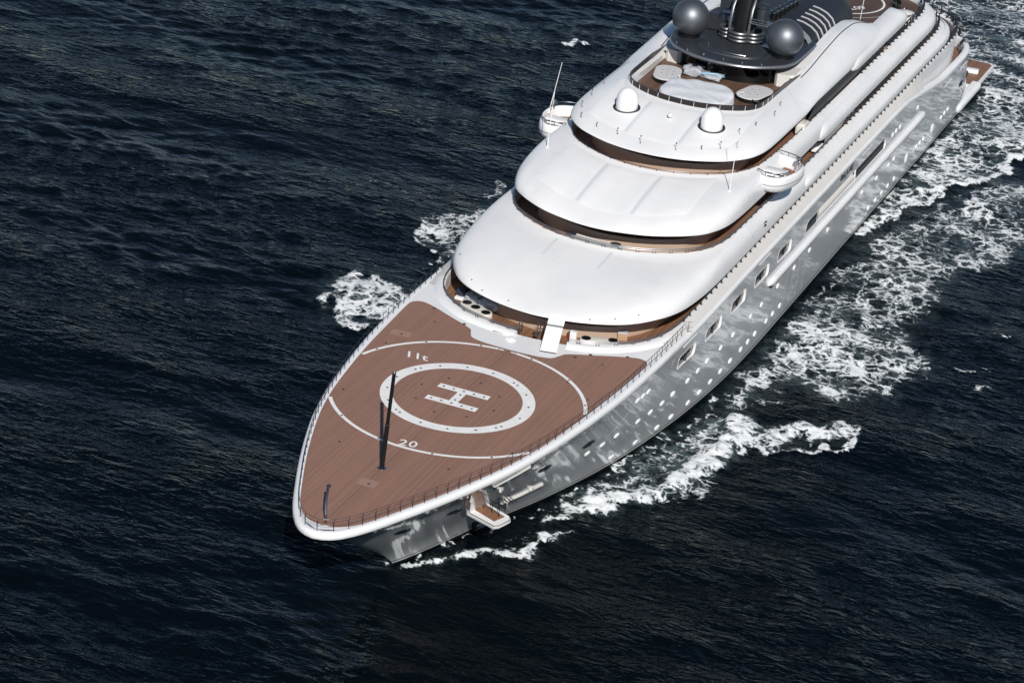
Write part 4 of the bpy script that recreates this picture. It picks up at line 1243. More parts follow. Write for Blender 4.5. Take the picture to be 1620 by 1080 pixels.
# ------------------------------------------------------------------ bridge wings
def wing(sg):
    outl = [(68.8, 9.0), (68.25, 10.0), (68.3, 10.9), (69.0, 11.65), (70.3, 12.15), (71.7, 12.42), (72.9, 12.4), (73.9, 12.0), (74.6, 11.3), (75.0, 10.3), (75.2, 9.0)]
    outl = catmull(outl, 4); cx, ct = 71.2, 10.5
    def ring(f, z, drop=0): return [P(cx + (s - cx) * f, sg * (ct + (t - ct) * f), z) for s, t in outl]
    b = MB()
    b.loft([ring(.55, 15.05), ring(.80, 15.15), ring(.93, 15.4), ring(.99, 15.72), ring(1.0, 16.0), ring(.985, 16.3), ring(.95, 16.52), ring(.90, 16.62), ring(.84, 16.60), ring(.82, 16.5), ring(.81, 15.6)], False, False)
    b.poly([ring(.55, 15.05)])
    w = part(b, 'bridge_wing', WHITE, angle=60)
    lab(w, 'rounded white bridge wing platform ' + ('on the near side' if sg > 0 else 'against the dark water'))
    b = MB(); b.poly([ring(.82, 15.62)]); b.build('wing_deck', TEAK, w, smooth=False)
    b = MB(); b.loft([ring(1.004, 15.9), ring(1.008, 15.94), ring(1.004, 15.98)]); b.build('wing_groove', MIDGREY, w)
    b = MB()
    aft = [p for p in ring(.88, 16.62)]
    n = len(aft)
    for seg in (aft[: n // 2 - 4], aft[n // 2 + 4:]):
        b = MB(); b.tube([(x, y, z + .34) for x, y, z in seg], .04, 6)
        for k in range(0, len(seg), 4): b.tube([seg[k], (seg[k][0], seg[k][1], seg[k][2] + .34)], .03, 5)
        b.build('wing_rail', DARKST, w)
    b = MB(); b.bevbox(P(70.4, sg * 10.5, 16.1), (1.0, 1.9, .95), .16); b.bevbox(P(70.4, sg * 10.5, 16.62), (1.1, 2.0, .14), .12)
    b.build('control_console', WHITE, w, angle=35)
    b = MB(); b.box(P(69.86, sg * 10.5, 16.2), (.08, 1.7, .06)); b.box(P(69.84, sg * 10.5, 16.5), (.06, 1.8, .04)); b.build('console_trim', DARKST, w, smooth=False)
    b = MB(); b.lathe(P(72.9, sg * 11.8, 16.6), [(.05, 0), (.06, .4), (.2, .45), (.26, .6), (.2, .78), (.05, .82)], 12); b.tube([P(72.4, sg * 11.9, 16.6), P(72.5, sg * 11.95, 17.0), P(72.9, sg * 11.85, 17.1)], .05, 6)
    b.build('searchlight', STEEL, w)
wing(1); wing(-1)

# ------------------------------------------------------------------ sun deck: windbreak, hot tub wall, furniture
wbk = MB()
seg = [p for p in offset(T3, -.12) if p[0] < 89]
rows = [[], [], [], []]
for s, t in seg[:0:-1]: pass
full = [(s, -t) for s, t in seg[:0:-1]] + seg
def wb_h(s): return .48 if s < 84 else .48 * max(.05, (89.2 - s) / 5.2)
o2 = offset(T3, -.22); seg2 = [p for p in o2][:len(seg)]; full2 = [(s, -t) for s, t in seg2[:0:-1]] + seg2
wbk.loft([[P(s, t, 19.50) for s, t in full], [P(s, t, 19.52 + wb_h(s)) for s, t in full], [P(s, t, 19.52 + wb_h(s)) for s, t in full2], [P(s, t, 19.50) for s, t in full2]])
wbk = part(wbk, 'windbreak', WOODCAP, angle=30)
lab(wbk, 'low dark brown windbreak curving round the sun deck')
fp = resample([(s, t) for s, t in full], 33)
for s, t in fp:
    if s < 80.5:
        b = MB(); b.box(P(s - .03, t * 1.004, 19.76), (.03, .03, .44)); b.build('windbreak_post', WHITE, wbk, smooth=False)

# glass front of the mast house and white wing pillars
gl = MB(); arc = catmull([(85.2, 0), (85.3, 1.5), (85.7, 2.8), (86.4, 3.9), (87.6, 4.7), (89.5, 5.1), (92, 5.2)], 5)
gl.loft([full_row([(s, t, 18.55) for s, t in arc], False), full_row([(s - .1, t, 20.6) for s, t in arc], False)])
part(gl, 'mast_house_glass', BLACKG, angle=60)
for sg in (1, -1):
    b = MB()
    lp = [(86.6, 5.0), (86.9, 4.7), (87.6, 4.6), (88.6, 4.8), (93.5, 5.0), (93.5, 6.6), (87.4, 6.45), (86.8, 6.0)]
    b.prism(lp, 18.5, 19.75, lambda u, v, z: P(u, sg * v, z))
    part(b, 'pillar_locker', CREAM, angle=30)
    b = MB(); b.box(P(81.6, sg * 6.32, 18.95), (9.2, .05, .55)); part(b, 'inner_bulwark_panel', CREAM, smooth=False)
    b = MB(); b.lathe(P(77.6, sg * 5.9, 18.55), [(.18, 0), (.2, .3), (.15, .42), (.02, .5)], 10); part(b, 'deck_vent', WHITE)

# things standing on the sun deck
def oval_table(s, t, rz, label):
    e = bpy.data.objects.new('oval_table', None); link(e); e.location = P(s, t, 18.55); e.rotation_euler = (0, 0, rz)
    tag(e, label, 'table', 'oval sun deck tables')
    b = MB(); lp = rounded_rect(4.2, 2.5, 1.15, 8)
    rings = [[(u * f, v * f, z) for u, v in lp] for f, z in ((.97, .42), (1.0, .46), (1.0, .54), (.985, .57), (.9, .575))]
    b.loft(rings, True, True); b.build('table_top', mat_table, e, angle=40)
    b = MB(); b.loft([[(u * f, v * f, z) for u, v in lp] for f, z in ((.9, 0), (.9, .42))], True, True); b.build('table_base', BLACKP, e)
    for k in range(7):
        b = MB(); a = k * 2 * math.pi / 6; r_ = 0 if k == 6 else .62
        b.lathe((r_ * math.cos(a) * 1.4, r_ * math.sin(a), .575), [(.06, 0), (.06, .012), (.01, .015)], 8); b.build('bolt', DARKGREY, e)
    b = MB(); b.tube([(-1.4, -1.28, .3), (-1.7, -1.45, .42), (-1.95, -1.1, .5), (-1.8, -.8, .5)], .05, 6); b.build('handle', DARKGREY, e)
mat_table = mat('table_grey', (.60, .60, .60), .45, var=.05, vscale=2)
oval_table(82.1, -4.3, .22, 'pale oval table beside the plastic wrapped furniture on the sun deck')
oval_table(82.1, 4.3, -.22, 'pale oval table standing alone near the windbreak of the sun deck')

# big cloth cover
def cover():
    e = bpy.data.objects.new('covered_seating', None); link(e); e.location = P(78.2, 0, 18.55)
    tag(e, 'big pale grey cloth cover over seating in the middle of the sun deck', 'cover')
    lp = catmull([(-2.9, 2.2), (-1.4, 3.0), (.9, 3.2), (2.4, 2.7), (3.3, 1.6), (3.4, .2), (3.1, -1.5), (2.6, -3.0), (.8, -3.5), (-1.2, -3.25), (-2.4, -2.0), (-3.0, 0), (-2.9, 2.2)], 5)[:-1]
    r2 = random.Random(3)
    rows = []
    for f, z in ((1.02, .02), (1.0, .45), (.99, .66), (.95, .76), (.85, .80), (.65, .84), (.42, .86), (.2, .84)):
        rows.append([(u * f * (1 + .012 * math.sin(9 * k)), -v * f * (1 + .012 * math.cos(7 * k)), z + (.05 * math.sin(u * f * 1.3 + v * f * 2.1) + .05 * math.sin(u * f * 2.4 - v * f * .9 + 1) + .03 * math.sin(u * f * 4.1 + v * f * 3.3) if .3 < z else 0) * (1 if f < .99 else .4)) for k, (u, v) in enumerate(lp)])
    b = MB(); b.loft(rows, True, True); b.build('cloth', COVER, e, angle=70)
    b = MB(); b.tube([(2.5, 2.6, .7), (2.9, 2.9, .95), (3.1, 2.7, .6)], .03, 5); b.build('tie_cord', WHITE, e)
    b = MB(); b.tube([(2.3, -3.1, .6), (2.6, -3.6, .8), (2.4, -3.8, .3)], .03, 5); b.build('tie_cord', WHITE, e)
cover()
def lumpy(c, size, seed, n=14, amp=.12):
    b = MB(); r2 = random.Random(seed); ph = [r2.uniform(0, 6.28) for _ in range(8)]
    rows = []
    for i in range(n + 1):
        a = math.pi * i / n - math.pi / 2
        row = []
        for k in range(22):
            q = 2 * math.pi * k / 22
            d = 1 + amp * (math.sin(3 * q + ph[0] + 2 * a) + .7 * math.sin(5 * q + ph[1] - 3 * a) + .5 * math.sin(9 * q + ph[2] + 4 * a))
            x = math.copysign(abs(math.cos(q)) ** .6, math.cos(q)) * math.cos(a) ** .5 * d; y = math.copysign(abs(math.sin(q)) ** .6, math.sin(q)) * math.cos(a) ** .5 * d
            row.append((c[0] + size[0] / 2 * x, c[1] + size[1] / 2 * y, c[2] + size[2] / 2 + size[2] / 2 * math.copysign(abs(math.sin(a)) ** .7, math.sin(a)) * (1 + amp * .5 * math.sin(4 * q + ph[3]))))
        rows.append(row)
    b.loft(rows, True, True)
    return b
e = bpy.data.objects.new('wrapped_furniture', None); link(e); e.location = P(84.6, -1.6, 18.55)
tag(e, 'clear plastic wrapped furniture with blue tape behind the big cover', 'wrapped furniture')
lumpy((0, .9, 0), (1.9, 1.8, .95), 4).build('wrapped_seat', PLASTIC, e, angle=50)
lumpy((.1, -.8, 0), (1.7, 2.2, .55), 5).build('wrapped_seat', PLASTIC, e, angle=50)
b = MB(); b.tube([(-.75, .2, .5), (-.5, -.5, .62), (-.2, -1.2, .62), (-.1, -1.9, .45), (.3, -2.0, .3)], .07, 6); b.build('blue_tape', BLUEP, e)

# ------------------------------------------------------------------ dark hardtop, radomes and mast
hard = catmull([(83.15, 0), (83.25, 1.2), (83.55, 2.4), (84.1, 3.6), (85.0, 4.8), (86.0, 5.65), (87.3, 6.15), (89.0, 6.35), (92.5, 6.4), (94.3, 6.3), (94.6, 5.6), (95.2, 4.6), (96.5, 3.2), (97.0, 0)], 5)
def hring(f, z, c=(90, 0)): return full_loop([(c[0] + (s - c[0]) * f, t * f, z) for s, t in hard])
def full_loop(row): return [P(*p) for p in row] + [P(p[0], -p[1], p[2]) for p in row[-2:0:-1]]
b = MB()
b.loft([hring(.80, 20.35), hring(.94, 20.42), hring(.985, 20.52), hring(1.0, 20.66)], True, True)
ht = part(b, 'hardtop', GREYM, angle=50); lab(ht, 'dark grey disc shaped hardtop under the mast')
b = MB(); b.loft([hring(1.0, 20.66), hring(1.004, 20.72), hring(.998, 20.82), hring(.985, 20.88)], True); b.build('hardtop_rim', mat('rim_grey', (.30, .31, .33), .3, metal=.7), ht)
b = MB(); b.loft([hring(.985, 20.88), hring(.95, 20.92), hring(.5, 20.95)], True, True); b.build('hardtop_skin', GREYM, ht, angle=30)
pl = catmull([(84.9, 0), (85.0, 1.2), (85.4, 2.4), (86.3, 3.2), (87.6, 3.4), (90, 2.9), (93, 2.6), (95, 2.2), (95.4, 0)], 5)
def pring(f, z): return full_loop([(90 + (s - 90) * f, t * f, z) for s, t in pl])
b = MB(); b.loft([pring(1.0, 20.93), pring(.985, 21.08), pring(.95, 21.16), pring(.8, 21.2)], True, True); b.build('hardtop_plinth', DARKGREY, ht, angle=35)
b = MB(); b.tube([P(85.55, -1.8, 21.2), P(85.2, -.8, 21.22), P(85.05, .2, 21.22), P(85.15, 1.4, 21.22), P(85.35, 2.0, 21.2)], .035, 6); b.tube([P(85.5, -1.75, 21.15), P(85.4, -1.7, 21.7)], .03, 5); b.build('grab_rail', STEEL, ht)
for s, t in ((84.2, -3.3), (83.9, -1.6), (83.8, .4), (83.95, 2.2), (84.6, 3.9), (85.6, -4.9)):
    b = MB(); b.lathe(P(s, t, 20.9), [(.05, 0), (.06, .1), (.03, .15)], 8); b.build('hardtop_light', STEEL, ht)
for sg in (1, -1):
    c = P(88.47, sg * 4.71, 22.72)
    b = MB(); n = 22; R_ = 1.78
    b.lathe(c, [(max(.01, R_ * math.cos(a)), R_ * math.sin(a)) for a in [math.radians(-62 + 152 * k / n) for k in range(n + 1)]], 40)
    rd = part(b, 'radome', SPHERE, angle=80); lab(rd, 'dark metallic sphere radome ' + ('on the near side of the mast' if sg > 0 else 'on the far side of the mast'))
    b = MB(); b.lathe((c[0], c[1], 20.9), [(1.12, 0), (1.12, .12), (1.0, .16), (1.02, .3), (.86, .34), (.86, .45)], 32); b.build('radome_base', BLACKP, rd)
    b = MB(); b.lathe((c[0], c[1], 22.05), [(R_ * .925, -.02), (R_ * .93 + .012, 0), (R_ * .93 + .012, .03), (R_ * .93, .05)], 40); b.build('radome_seam', GREYM, rd)
# mast
b = MB()
def mring(s, t, ls, lt, z): return [P(s + u, t + v, z) for u, v in rounded_rect(ls, lt, min(ls, lt) * .35, 4)]
b.loft([mring(90.6, 0, 3.0, 1.8, 21.1), mring(90.8, 0, 2.9, 1.7, 23.0), mring(91.4, 0, 2.6, 1.6, 26.0), mring(92.2, 0, 2.2, 1.4, 29.0), mring(92.8, 0, 2.0, 1.2, 31.0)], True, True)
mm = part(b, 'main_mast', BLACKP, angle=50); lab(mm, 'black raked mast column with silver strips')
for sg in (1, -1):
    b = MB(); rows = []
    for s, t, z in ((88.9, .95, 21.3), (88.95, .95, 23.0), (89.3, .95, 24.4), (90.2, .93, 25.4), (91.4, .9, 26.2)):
        rows.append([P(s, sg * t - .12, z), P(s - .04, sg * t, z + .02), P(s, sg * t + .12, z), P(s + .25, sg * t + .12, z), P(s + .25, sg * t - .12, z)])
    b.loft(rows, True, True); b.build('mast_strip', MASTST, mm, angle=40)
for k in range(3):
    z = 21.42 + .36 * k
    for (cx, ct, rs, rt) in ((89.6, 0.0, 1.25, 1.15), (89.8, -1.35, .8, .6), (89.9, 1.2, .95, .9)):
        b = MB(); n = 32; rows = []
        for i in range(n):
            a = 2 * math.pi * i / n
            rows.append([P(cx + (rs + .17 * math.cos(q)) * math.cos(a), ct + (rt + .17 * math.cos(q)) * math.sin(a), z + .17 * math.sin(q)) for q in [2 * math.pi * j / 8 for j in range(8)]])
        b.loft(rows + [rows[0]], True); b.build('exhaust_ring', MASTST, mm)
b = MB(); b.lathe(P(89.6, 1.9, 23.4), [(.55, 0), (.55, .9), (.5, 1.3), (.62, 1.4), (.62, 1.65), (.2, 1.75)], 18); b.build('lantern_drum', GREYM, mm)
b = MB(); b.box(P(89.5, 1.9, 23.3), (1.5, 1.9, .10)); b.build('mast_platform', STEEL, mm, smooth=False)
b = MB(); b.box(P(88.75, 1.9, 23.5), (.05, 1.9, .06)); b.box(P(88.75, 1.9, 23.75), (.05, 1.9, .05)); b.build('platform_rail', STEEL, mm, smooth=False)
b = MB(); b.box(P(92.5, -2.2, 23.6), (1.2, 1.6, .8)); b.box(P(92.2, -3.4, 22.3), (1.4, .9, .6)); b.build('radar_box', GREYM, mm, smooth=False)
b = MB(); b.box(P(92.6, -2.6, 21.6), (2.4, 3.2, 1.1)); b.build('mast_plinth', DARKGREY, mm, smooth=False)
b = MB(); b.bevbox(P(89.3, 2.9, 21.25), (.5, 1.1, .25), .08); b.build('mast_light', STEEL, mm)

# ------------------------------------------------------------------ funnel casing with louvres, arch and aft decks
for sg in (1, -1):
    b = MB(); rows = []
    prof = [(5.75, 17.9), (5.85, 19.6), (5.75, 20.4), (5.4, 21.0), (4.8, 21.45), (4.0, 21.75), (3.0, 21.9), (1.9, 21.95), (1.8, 18)]
    for s, k in ((94.6, .97), (95.0, 1.0), (107.4, 1.0), (108.2, .97), (108.8, .9)):
        rows.append([P(s, sg * t, 18 + (z - 18) * k) for t, z in prof])
    b.loft(rows, False, True)
    fc = part(b, 'funnel_casing', mat_fun if sg < 0 else globals().setdefault('mat_fun', mat('funnel_grey', (.016, .018, .023), .5, var=.12)), angle=40)
    for k in range(5):
        s = 97.0 + 1.32 * k; b = MB(); rows = []
        arcp = [(5.80, 20.25), (5.68, 20.58), (5.40, 21.03), (4.81, 21.47), (4.0, 21.77), (3.3, 21.88)]
        for t, z in arcp: rows.append([P(s, sg * (t - .02), z - .04), P(s - .02, sg * (t + .06), z + .07), P(s + .12, sg * (t + .06), z + .07), P(s + .16, sg * (t - .02), z - .04)])
        b.loft(rows, True, True); b.build('louvre', BOXGREY, fc, angle=40)
        for j in range(9):
            f = j / 8 * (len(arcp) - 1); i = min(int(f), len(arcp) - 2); f -= i
            t = arcp[i][0] + (arcp[i + 1][0] - arcp[i][0]) * f; z = arcp[i][1] + (arcp[i + 1][1] - arcp[i][1]) * f
            b = MB(); b.box(P(s + .42, sg * (t - .05), z - .045), (.30, .14, .10)); b.build('louvre_slot', BLACKP, fc, smooth=False)
    b = MB(); rows = []
    for t, z in ((5.9, 18.2), (6.0, 19.6), (5.85, 20.6), (5.4, 21.25), (4.7, 21.75), (3.6, 22.05), (2.2, 22.15)): rows.append([P(93.5, sg * t, z), P(93.4, sg * (t + .05), z + .08), P(94.5, sg * (t + .05), z + .08), P(94.6, sg * t, z)])
    b.loft(rows, True, True); part(b, 'funnel_arch', MIDGREY, angle=40)
b = MB(); b.box((101, 0, 20.9), (13, 3.6, 1.6)); cm = part(b, 'casing_top', DARKGREY, smooth=False)
for k in range(6):
    b = MB(); b.lathe(P(96.2 + 1.0 * k, 1.2 + .12 * k, 21.7), [(.34, 0), (.34, .5), (.26, .55), (.26, .62), (.38, .66), (.30, .85), (.05, .9)], 14); b.build('exhaust_pipe', BLACKP, cm)
    b = MB(); b.lathe(P(96.2 + 1.0 * k, 1.2 + .12 * k, 22.4), [(.30, 0), (.40, .05), (.40, .12), (.28, .16)], 14); b.build('exhaust_collar', STEEL, cm)
# aft landing circle
ac = MB(); lp = [p for p in offset(T2, -.24) if p[0] > 100]
ac.poly([[P(s, t, 15.665) for s, t in lp] + [P(s, -t, 15.665) for s, t in lp[::-1] if t > 1e-3]]); ac = part(ac, 'aft_landing_deck', TEAKA, smooth=False)
ring_mesh((126, 0), 4.62, 4.85, 0, 2 * math.pi, 15.675, 'aft_circle', ac)
ring_mesh((126, 0), 6.05, 6.12, math.pi * .55, math.pi * 1.45, 15.675, 'aft_circle', ac)
deck_text('60T', 124.2, 2.3, -.9, -.75, 1.35, 15.675, MARK, ac, bold=.01)
sc_ = MB()
pth = [(108.6, 6.2), (113, 6.6), (118, 6.9), (122, 7.2), (125.5, 6.8), (127.5, 5.4)]
sc_.loft([[P(s, t, 15.68) for s, t in pth], [P(s, t, 16.95) for s, t in pth], [P(s + .06, t - .06, 16.95) for s, t in pth], [P(s + .06, t - .06, 15.68) for s, t in pth]])
part(sc_, 'screen_wall', BLACKG, smooth=False)
rail('aft_deck_rail', [P(s, t - .5, 15.70) for s, t in catmull(pth, 4)], 1.0, (1.0, .6), 1.0, DARKST, .03, .03)
b = MB(); b.lathe(P(122.6, 7.9, 15.92), [(1.35, 0), (1.4, .55), (1.3, .7), (1.12, .7), (1.05, .55), (1.05, .25), (.02, .22)], 28, 1.25, .85); tub = part(b, 'spa_tub', CREAM, angle=40)
b = MB(); b.lathe(P(123.3, 7.75, 16.5), [(1.0, 0), (1.05, .1), (.95, .18), (.02, .26)], 24, .75, .8); b.build('tub_cover', CREAM, tub)
for s, t in ((124.6, 8.3), (125.3, 7.2)):
    b = MB(); b.lathe(P(s, t, 15.92), [(.1, 0), (.1, .4), (.04, .5)], 8); part(b, 'deck_vent', STEEL)

# ------------------------------------------------------------------ swim platform at the stern
pf = MB()
plf = [(150.5, -11.0), (150.5, 11.0), (152, 11.35), (159.3, 11.35), (159.9, 10.9), (160.2, 0), (159.9, -10.9), (159.3, -11.35), (152, -11.35)]
pf.prism(plf, .72, 1.12, lambda u, v, z: P(u, v, z)); pf = part(pf, 'swim_platform', WHITE, angle=30)
b = MB(); b.poly([[P(150.8, -11.0, 1.13), P(150.8, 11.0, 1.13), P(152, 11.12, 1.13), P(159.2, 11.1, 1.13), P(159.7, 10.6, 1.13), P(159.9, 0, 1.13), P(159.7, -10.6, 1.13), P(159.2, -11.1, 1.13)]]); b.build('platform_teak', TEAK, pf, smooth=False)
for sg in (1, -1):
    b = MB(); rows = []
    for s in (141.4, 141.5, 141.8, 142.4, 143.4, 146, 149, 151.8):
        k = math.sqrt(max(.03, 1 - (1 - min(1, (s - 141.4) / 1.6)) ** 2))
        rows.append([P(s, sg * (10.6 + (t - 10.6) * k), .75 + (z - .75) * k) for t, z in ((10.6, .2), (11.45, .25), (11.62, .6), (11.6, 1.0), (11.45, 1.2), (11.2, 1.27), (10.6, 1.27))])
    b.loft(rows, True, True); b.build('platform_sponson', WHITE, pf, angle=50)
b = MB(); b.bevbox(P(155.2, 8.9, 1.33), (1.0, 3.0, .40), .2, .12); b.build('platform_step', WHITE, pf, angle=35)
b = MB()
for s, t in ((153.4, 8.6), (153.2, 9.4), (156.0, 7.0), (157.6, 6.5), (157.4, 7.6)): b.lathe(P(s, t, 1.13), [(.14, 0), (.14, .5), (.2, .55), (.1, .65)], 10)
b.build('mooring_bollard', STEEL, pf)
rail('platform_rail', [P(158.8, 2.0 + k, 1.13) for k in range(8)], 1.0, (.9, .5), .9, STEEL, .025, .025)

# ------------------------------------------------------------------ fold-out mooring platform at the bow
PZ = 4.0
pl_lp = [(19.9, 3.7), (18.85, 6.55), (19.15, 6.85), (20.3, 7.2), (20.75, 7.0), (22.05, 4.0)]
b = MB(); b.prism(pl_lp, PZ - .38, PZ - .02, lambda u, v, z: P(u, v, z)); bp_ = part(b, 'mooring_platform', WHITE, angle=30)
lab(bp_, 'small fold out platform with wooden deck hanging off the bow')
b = MB(); b.prism([(20.5, 3.8), (19.35, 6.35), (20.4, 6.75), (21.75, 3.95)], PZ - .02, PZ + .05, lambda u, v, z: P(u, v, z)); b.build('platform_boards', TEAK, bp_, smooth=False)
b = MB(); cx_, ct_ = 20.1, 5.6
b.loft([[P(cx_ + (s - cx_) * f, ct_ + (t - ct_) * f, z) for s, t in pl_lp] for f, z in ((1.04, PZ - .30), (1.07, PZ - .26), (1.07, PZ - .16), (1.04, PZ - .13))], True); b.build('platform_fender', CREAM, bp_)
b = MB(); b.loft([[P(cx_ + (s - cx_) * f, ct_ + (t - ct_) * f, z) for s, t in pl_lp] for f, z in ((1.02, PZ - .13), (1.022, PZ - .06))], True); b.build('platform_line', BLACKP, bp_)
b = MB()
for k, (s, t) in enumerate(((20.6, 4.1), (20.25, 4.9), (19.9, 5.7), (19.6, 6.4))):
    b.tube([P(s + .5, t, PZ + .05), P(s + .5, t, PZ + 1.05)], .03, 6)
    b.tube([P(s + 1.5, t + .1, PZ + .05), P(s + 1.5, t + .1, PZ + .95)], .03, 6)
for h in (.35, .7, 1.05):
    b.tube([P(21.1, 4.1, PZ + h), P(20.1, 6.4, PZ + h)], .022, 5); b.tube([P(22.1, 4.2, PZ + h * .9), P(21.1, 6.5, PZ + h * .9)], .022, 5)
b.build('platform_rails', BLACKP, bp_)
b = MB()
for k in range(4): b.tube([P(21.4 + .3 * k, 4.2 + .35 * k, PZ + 1.9 - .2 * k), P(22.8 + .25 * k, 5.9 + .2 * k, PZ - .3)], .03, 5)
b.build('stay_wire', BLACKP, bp_)
b = MB()
for s, t in ((19.6, 6.0), (19.4, 6.3), (20.3, 6.98)): b.lathe(P(s - .28, t, PZ - .2), [(.01, -.09), (.09, -.06), (.09, .06), (.01, .09)], 8)
b.build('bolt_hole', BLACKP, bp_)
# opening frame on the shell
b = MB()
def shell_bar(pts, w, out=.05):
    rows = []
    for s, z in pts:
        t = hw(s, z); rows.append([P(s, t - .12, z - w), P(s, t + out, z - w * .9), P(s, t + out, z + w * .9), P(s, t - .12, z + w)])
    b.loft(rows, True, True)
shell_bar([(17.3, 8.15), (18.0, 8.35), (19.2, 8.75), (20.0, 9.05)], .18)
shell_bar([(20.0, 9.05), (20.7, 8.4), (21.6, 7.6)], .16)
shell_bar([(24.0, 3.05), (24.6, 3.15), (25.6, 3.2), (26.6, 3.35), (28.0, 3.38)], .10, .14)
shell_bar([(14.4, 8.5), (15.6, 7.5), (16.9, 6.2), (17.6, 5.6)], .13)
fr_ = part(b, 'shell_opening_frame', CREAM, angle=35)
b = MB(); b.box(P(24.2, hw(24.2, 3.4) + .05, 3.4), (.7, .3, .35)); b.box(P(26.5, hw(26.5, 3.6) + .05, 3.62), (.45, .25, .3)); b.box(P(19.9, hw(19.9, 6.6) - .0, 6.6), (.5, .16, .5)); b.build('hinge_block', CREAM, fr_, smooth=False)
b = MB()
for k in range(6): b.box(P(15.2 + .38 * k, hw(15.2 + .38 * k, 7.6 - .28 * k) + .01, 7.7 - .28 * k), (.22, .10, 1.3))
b.build('opening_slats', mat('slat_brown', (.12, .09, .08), .5), fr_, smooth=False)
b = MB()
rows = []
for s in (17.6, 19, 21, 23, 24.5): rows.append([P(s, hw(s, z) + .012, z) for z in (max(3.3, 5.4 - (s - 17.6) * .34), 6.0, 7.0, min(8.2, 8.1 - max(0, s - 20.5) * .35))])
b.loft(rows); b.build('inner_door_panel', SILVER, fr_)
b = MB(); b.box(P(23.6, hw(23.6, 1.0) + .02, 1.05), (1.5, .06, .75)); part(b, 'bow_recess', BLACKP, smooth=False)

# ------------------------------------------------------------------ gear standing in the bow well
def plate(s, t, ls, lt, rz, holes, label):
    e = bpy.data.objects.new('mooring_fairlead', None); link(e, yacht); e.location = P(s, t, 9.1); e.rotation_euler = (0, 0, rz)
    lab(e, label)
    b = MB(); lp = rounded_rect(ls, lt, ls * .48, 8)
    b.loft([[(u * f, v * f, z) for u, v in lp] for f, z in ((1, 0), (1, .42), (.97, .50), (.9, .52))], True, True); b.build('fairlead_body', CREAM, e, angle=40)
    for u, v in holes:
        b = MB(); b.lathe((u, v, .50), [(.40, 0), (.40, .05), (.30, .05), (.26, .025), (.01, .024)], 18); b.build('rope_hole', BLACKP, e)
plate(42.6, -5.75, 1.15, 3.4, -.42, ((.0, 1.15), (0, .1), (.0, -1.15)), 'cream mooring fairlead with three black rope holes in the bow well')
plate(42.7, 5.2, .95, 3.2, .40, ((0, 1.1), (0, -1.1)), 'cream mooring fairlead with two black rope holes in the bow well')
def crate(name, s, t, z, size, rz, material, label, cat, lid=None, r=.06):
    e = bpy.data.objects.new(name, None); link(e); e.location = P(s, t, z); e.rotation_euler = (0, 0, rz)
    tag(e, label, cat)
    b = MB(); b.bevbox((0, 0, size[2] / 2), size, r); b.build('body', material, e, angle=35)
    b = MB(); b.bevbox((0, 0, size[2] + .03), (size[0] * 1.03, size[1] * 1.03, .06), r); b.build('lid', lid or material, e, angle=35)
    return e
crate('deck_locker', 43.75, -2.75, 9.1, (.75, 1.15, .85), -.25, BOXGREY, 'grey box standing on the teak against the tan wall', 'locker')
crate('cardboard_box', 44.9, 6.4, 9.1, (.7, .8, .62), .35, CARD, 'cardboard box with pale lid near the far right of the bow well', 'box', BOXGREY, .02)
crate('white_bin', 41.9, 3.2, 9.1, (.5, .55, .95), .1, WHITE, 'white bin beside the gangway ramp in the bow well', 'bin')
e = crate('red_canister', 42.4, 2.7, 9.1, (.3, .34, .55), .3, REDP, 'red canister with green cap behind the white bin', 'canister', GREENP, .08)
e = bpy.data.objects.new('wrapped_bundle', None); link(e); e.location = P(43.9, -5.6, 9.1)
tag(e, 'grey plastic wrapped bundle half hidden under the lowest visor', 'bundle')
lumpy((0, -.5, 0), (1.3, 1.7, .95), 8).build('wrapped_roll', PLASTIC, e, angle=50)
lumpy((.35, 1.1, 0), (1.2, 1.5, .9), 9).build('wrapped_roll', PLASTIC, e, angle=50)
e = bpy.data.objects.new('equipment_pile', None); link(e); e.location = P(44.7, -7.6, 9.1)
tag(e, 'dark blue equipment on a white pallet at the shaded end of the bow well', 'equipment')
b = MB(); b.bevbox((0, 0, .1), (1.0, 1.7, .2), .08); b.build('pallet', WHITE, e)
lumpy((.1, .3, .2), (.8, 1.0, .8), 12).build('bag', mat('navy_cloth', (.03, .035, .06), .7), e, angle=50)
b = MB(); b.bevbox((.1, -.5, .45), (.5, .5, .5), .08); b.build('case', BOXGREY, e)
# white ramp board leaning from the foredeck up to the visor edge
rm = bpy.data.objects.new('ramp_board', None); link(rm); rm.location = P(37.1, 2.8, 10.0)
tag(rm, 'white folding ramp board leaning up to the lowest visor edge', 'ramp')
A0, A1 = Vector(P(37.15, 2.85, 10.05)), Vector(P(40.9, 2.05, 11.70)); base_v = Vector(rm.location)
dd = (A1 - A0); ln = dd.length; dd.normalize(); sx_ = dd.cross(Vector((0, 0, 1))).normalized(); nz = sx_.cross(dd)
def ramp_slab(f0, f1, name, material, wd=.68, th=.07, up=0):
    b = MB()
    pts_ = [A0 - base_v + dd * ln * f + sx_ * w + nz * h for f in (f0, f1) for w in (-wd, wd) for h in (up, up + th)]
    b.add(pts_, [[0, 1, 3, 2], [4, 6, 7, 5], [0, 4, 5, 1], [2, 3, 7, 6], [0, 2, 6, 4], [1, 5, 7, 3]])
    o_ = b.build(name, material, rm, smooth=False)
    bv = o_.modifiers.new('round', 'BEVEL'); bv.width = .03; bv.segments = 2
ramp_slab(0, .65, 'ramp_panel', PANELW); ramp_slab(.71, 1.0, 'ramp_panel', PANELW); ramp_slab(.65, .71, 'ramp_hinge', MIDGREY, .66, .05)
ramp_slab(-.01, .02, 'ramp_foot', BLACKP, .66, .05, -.06)
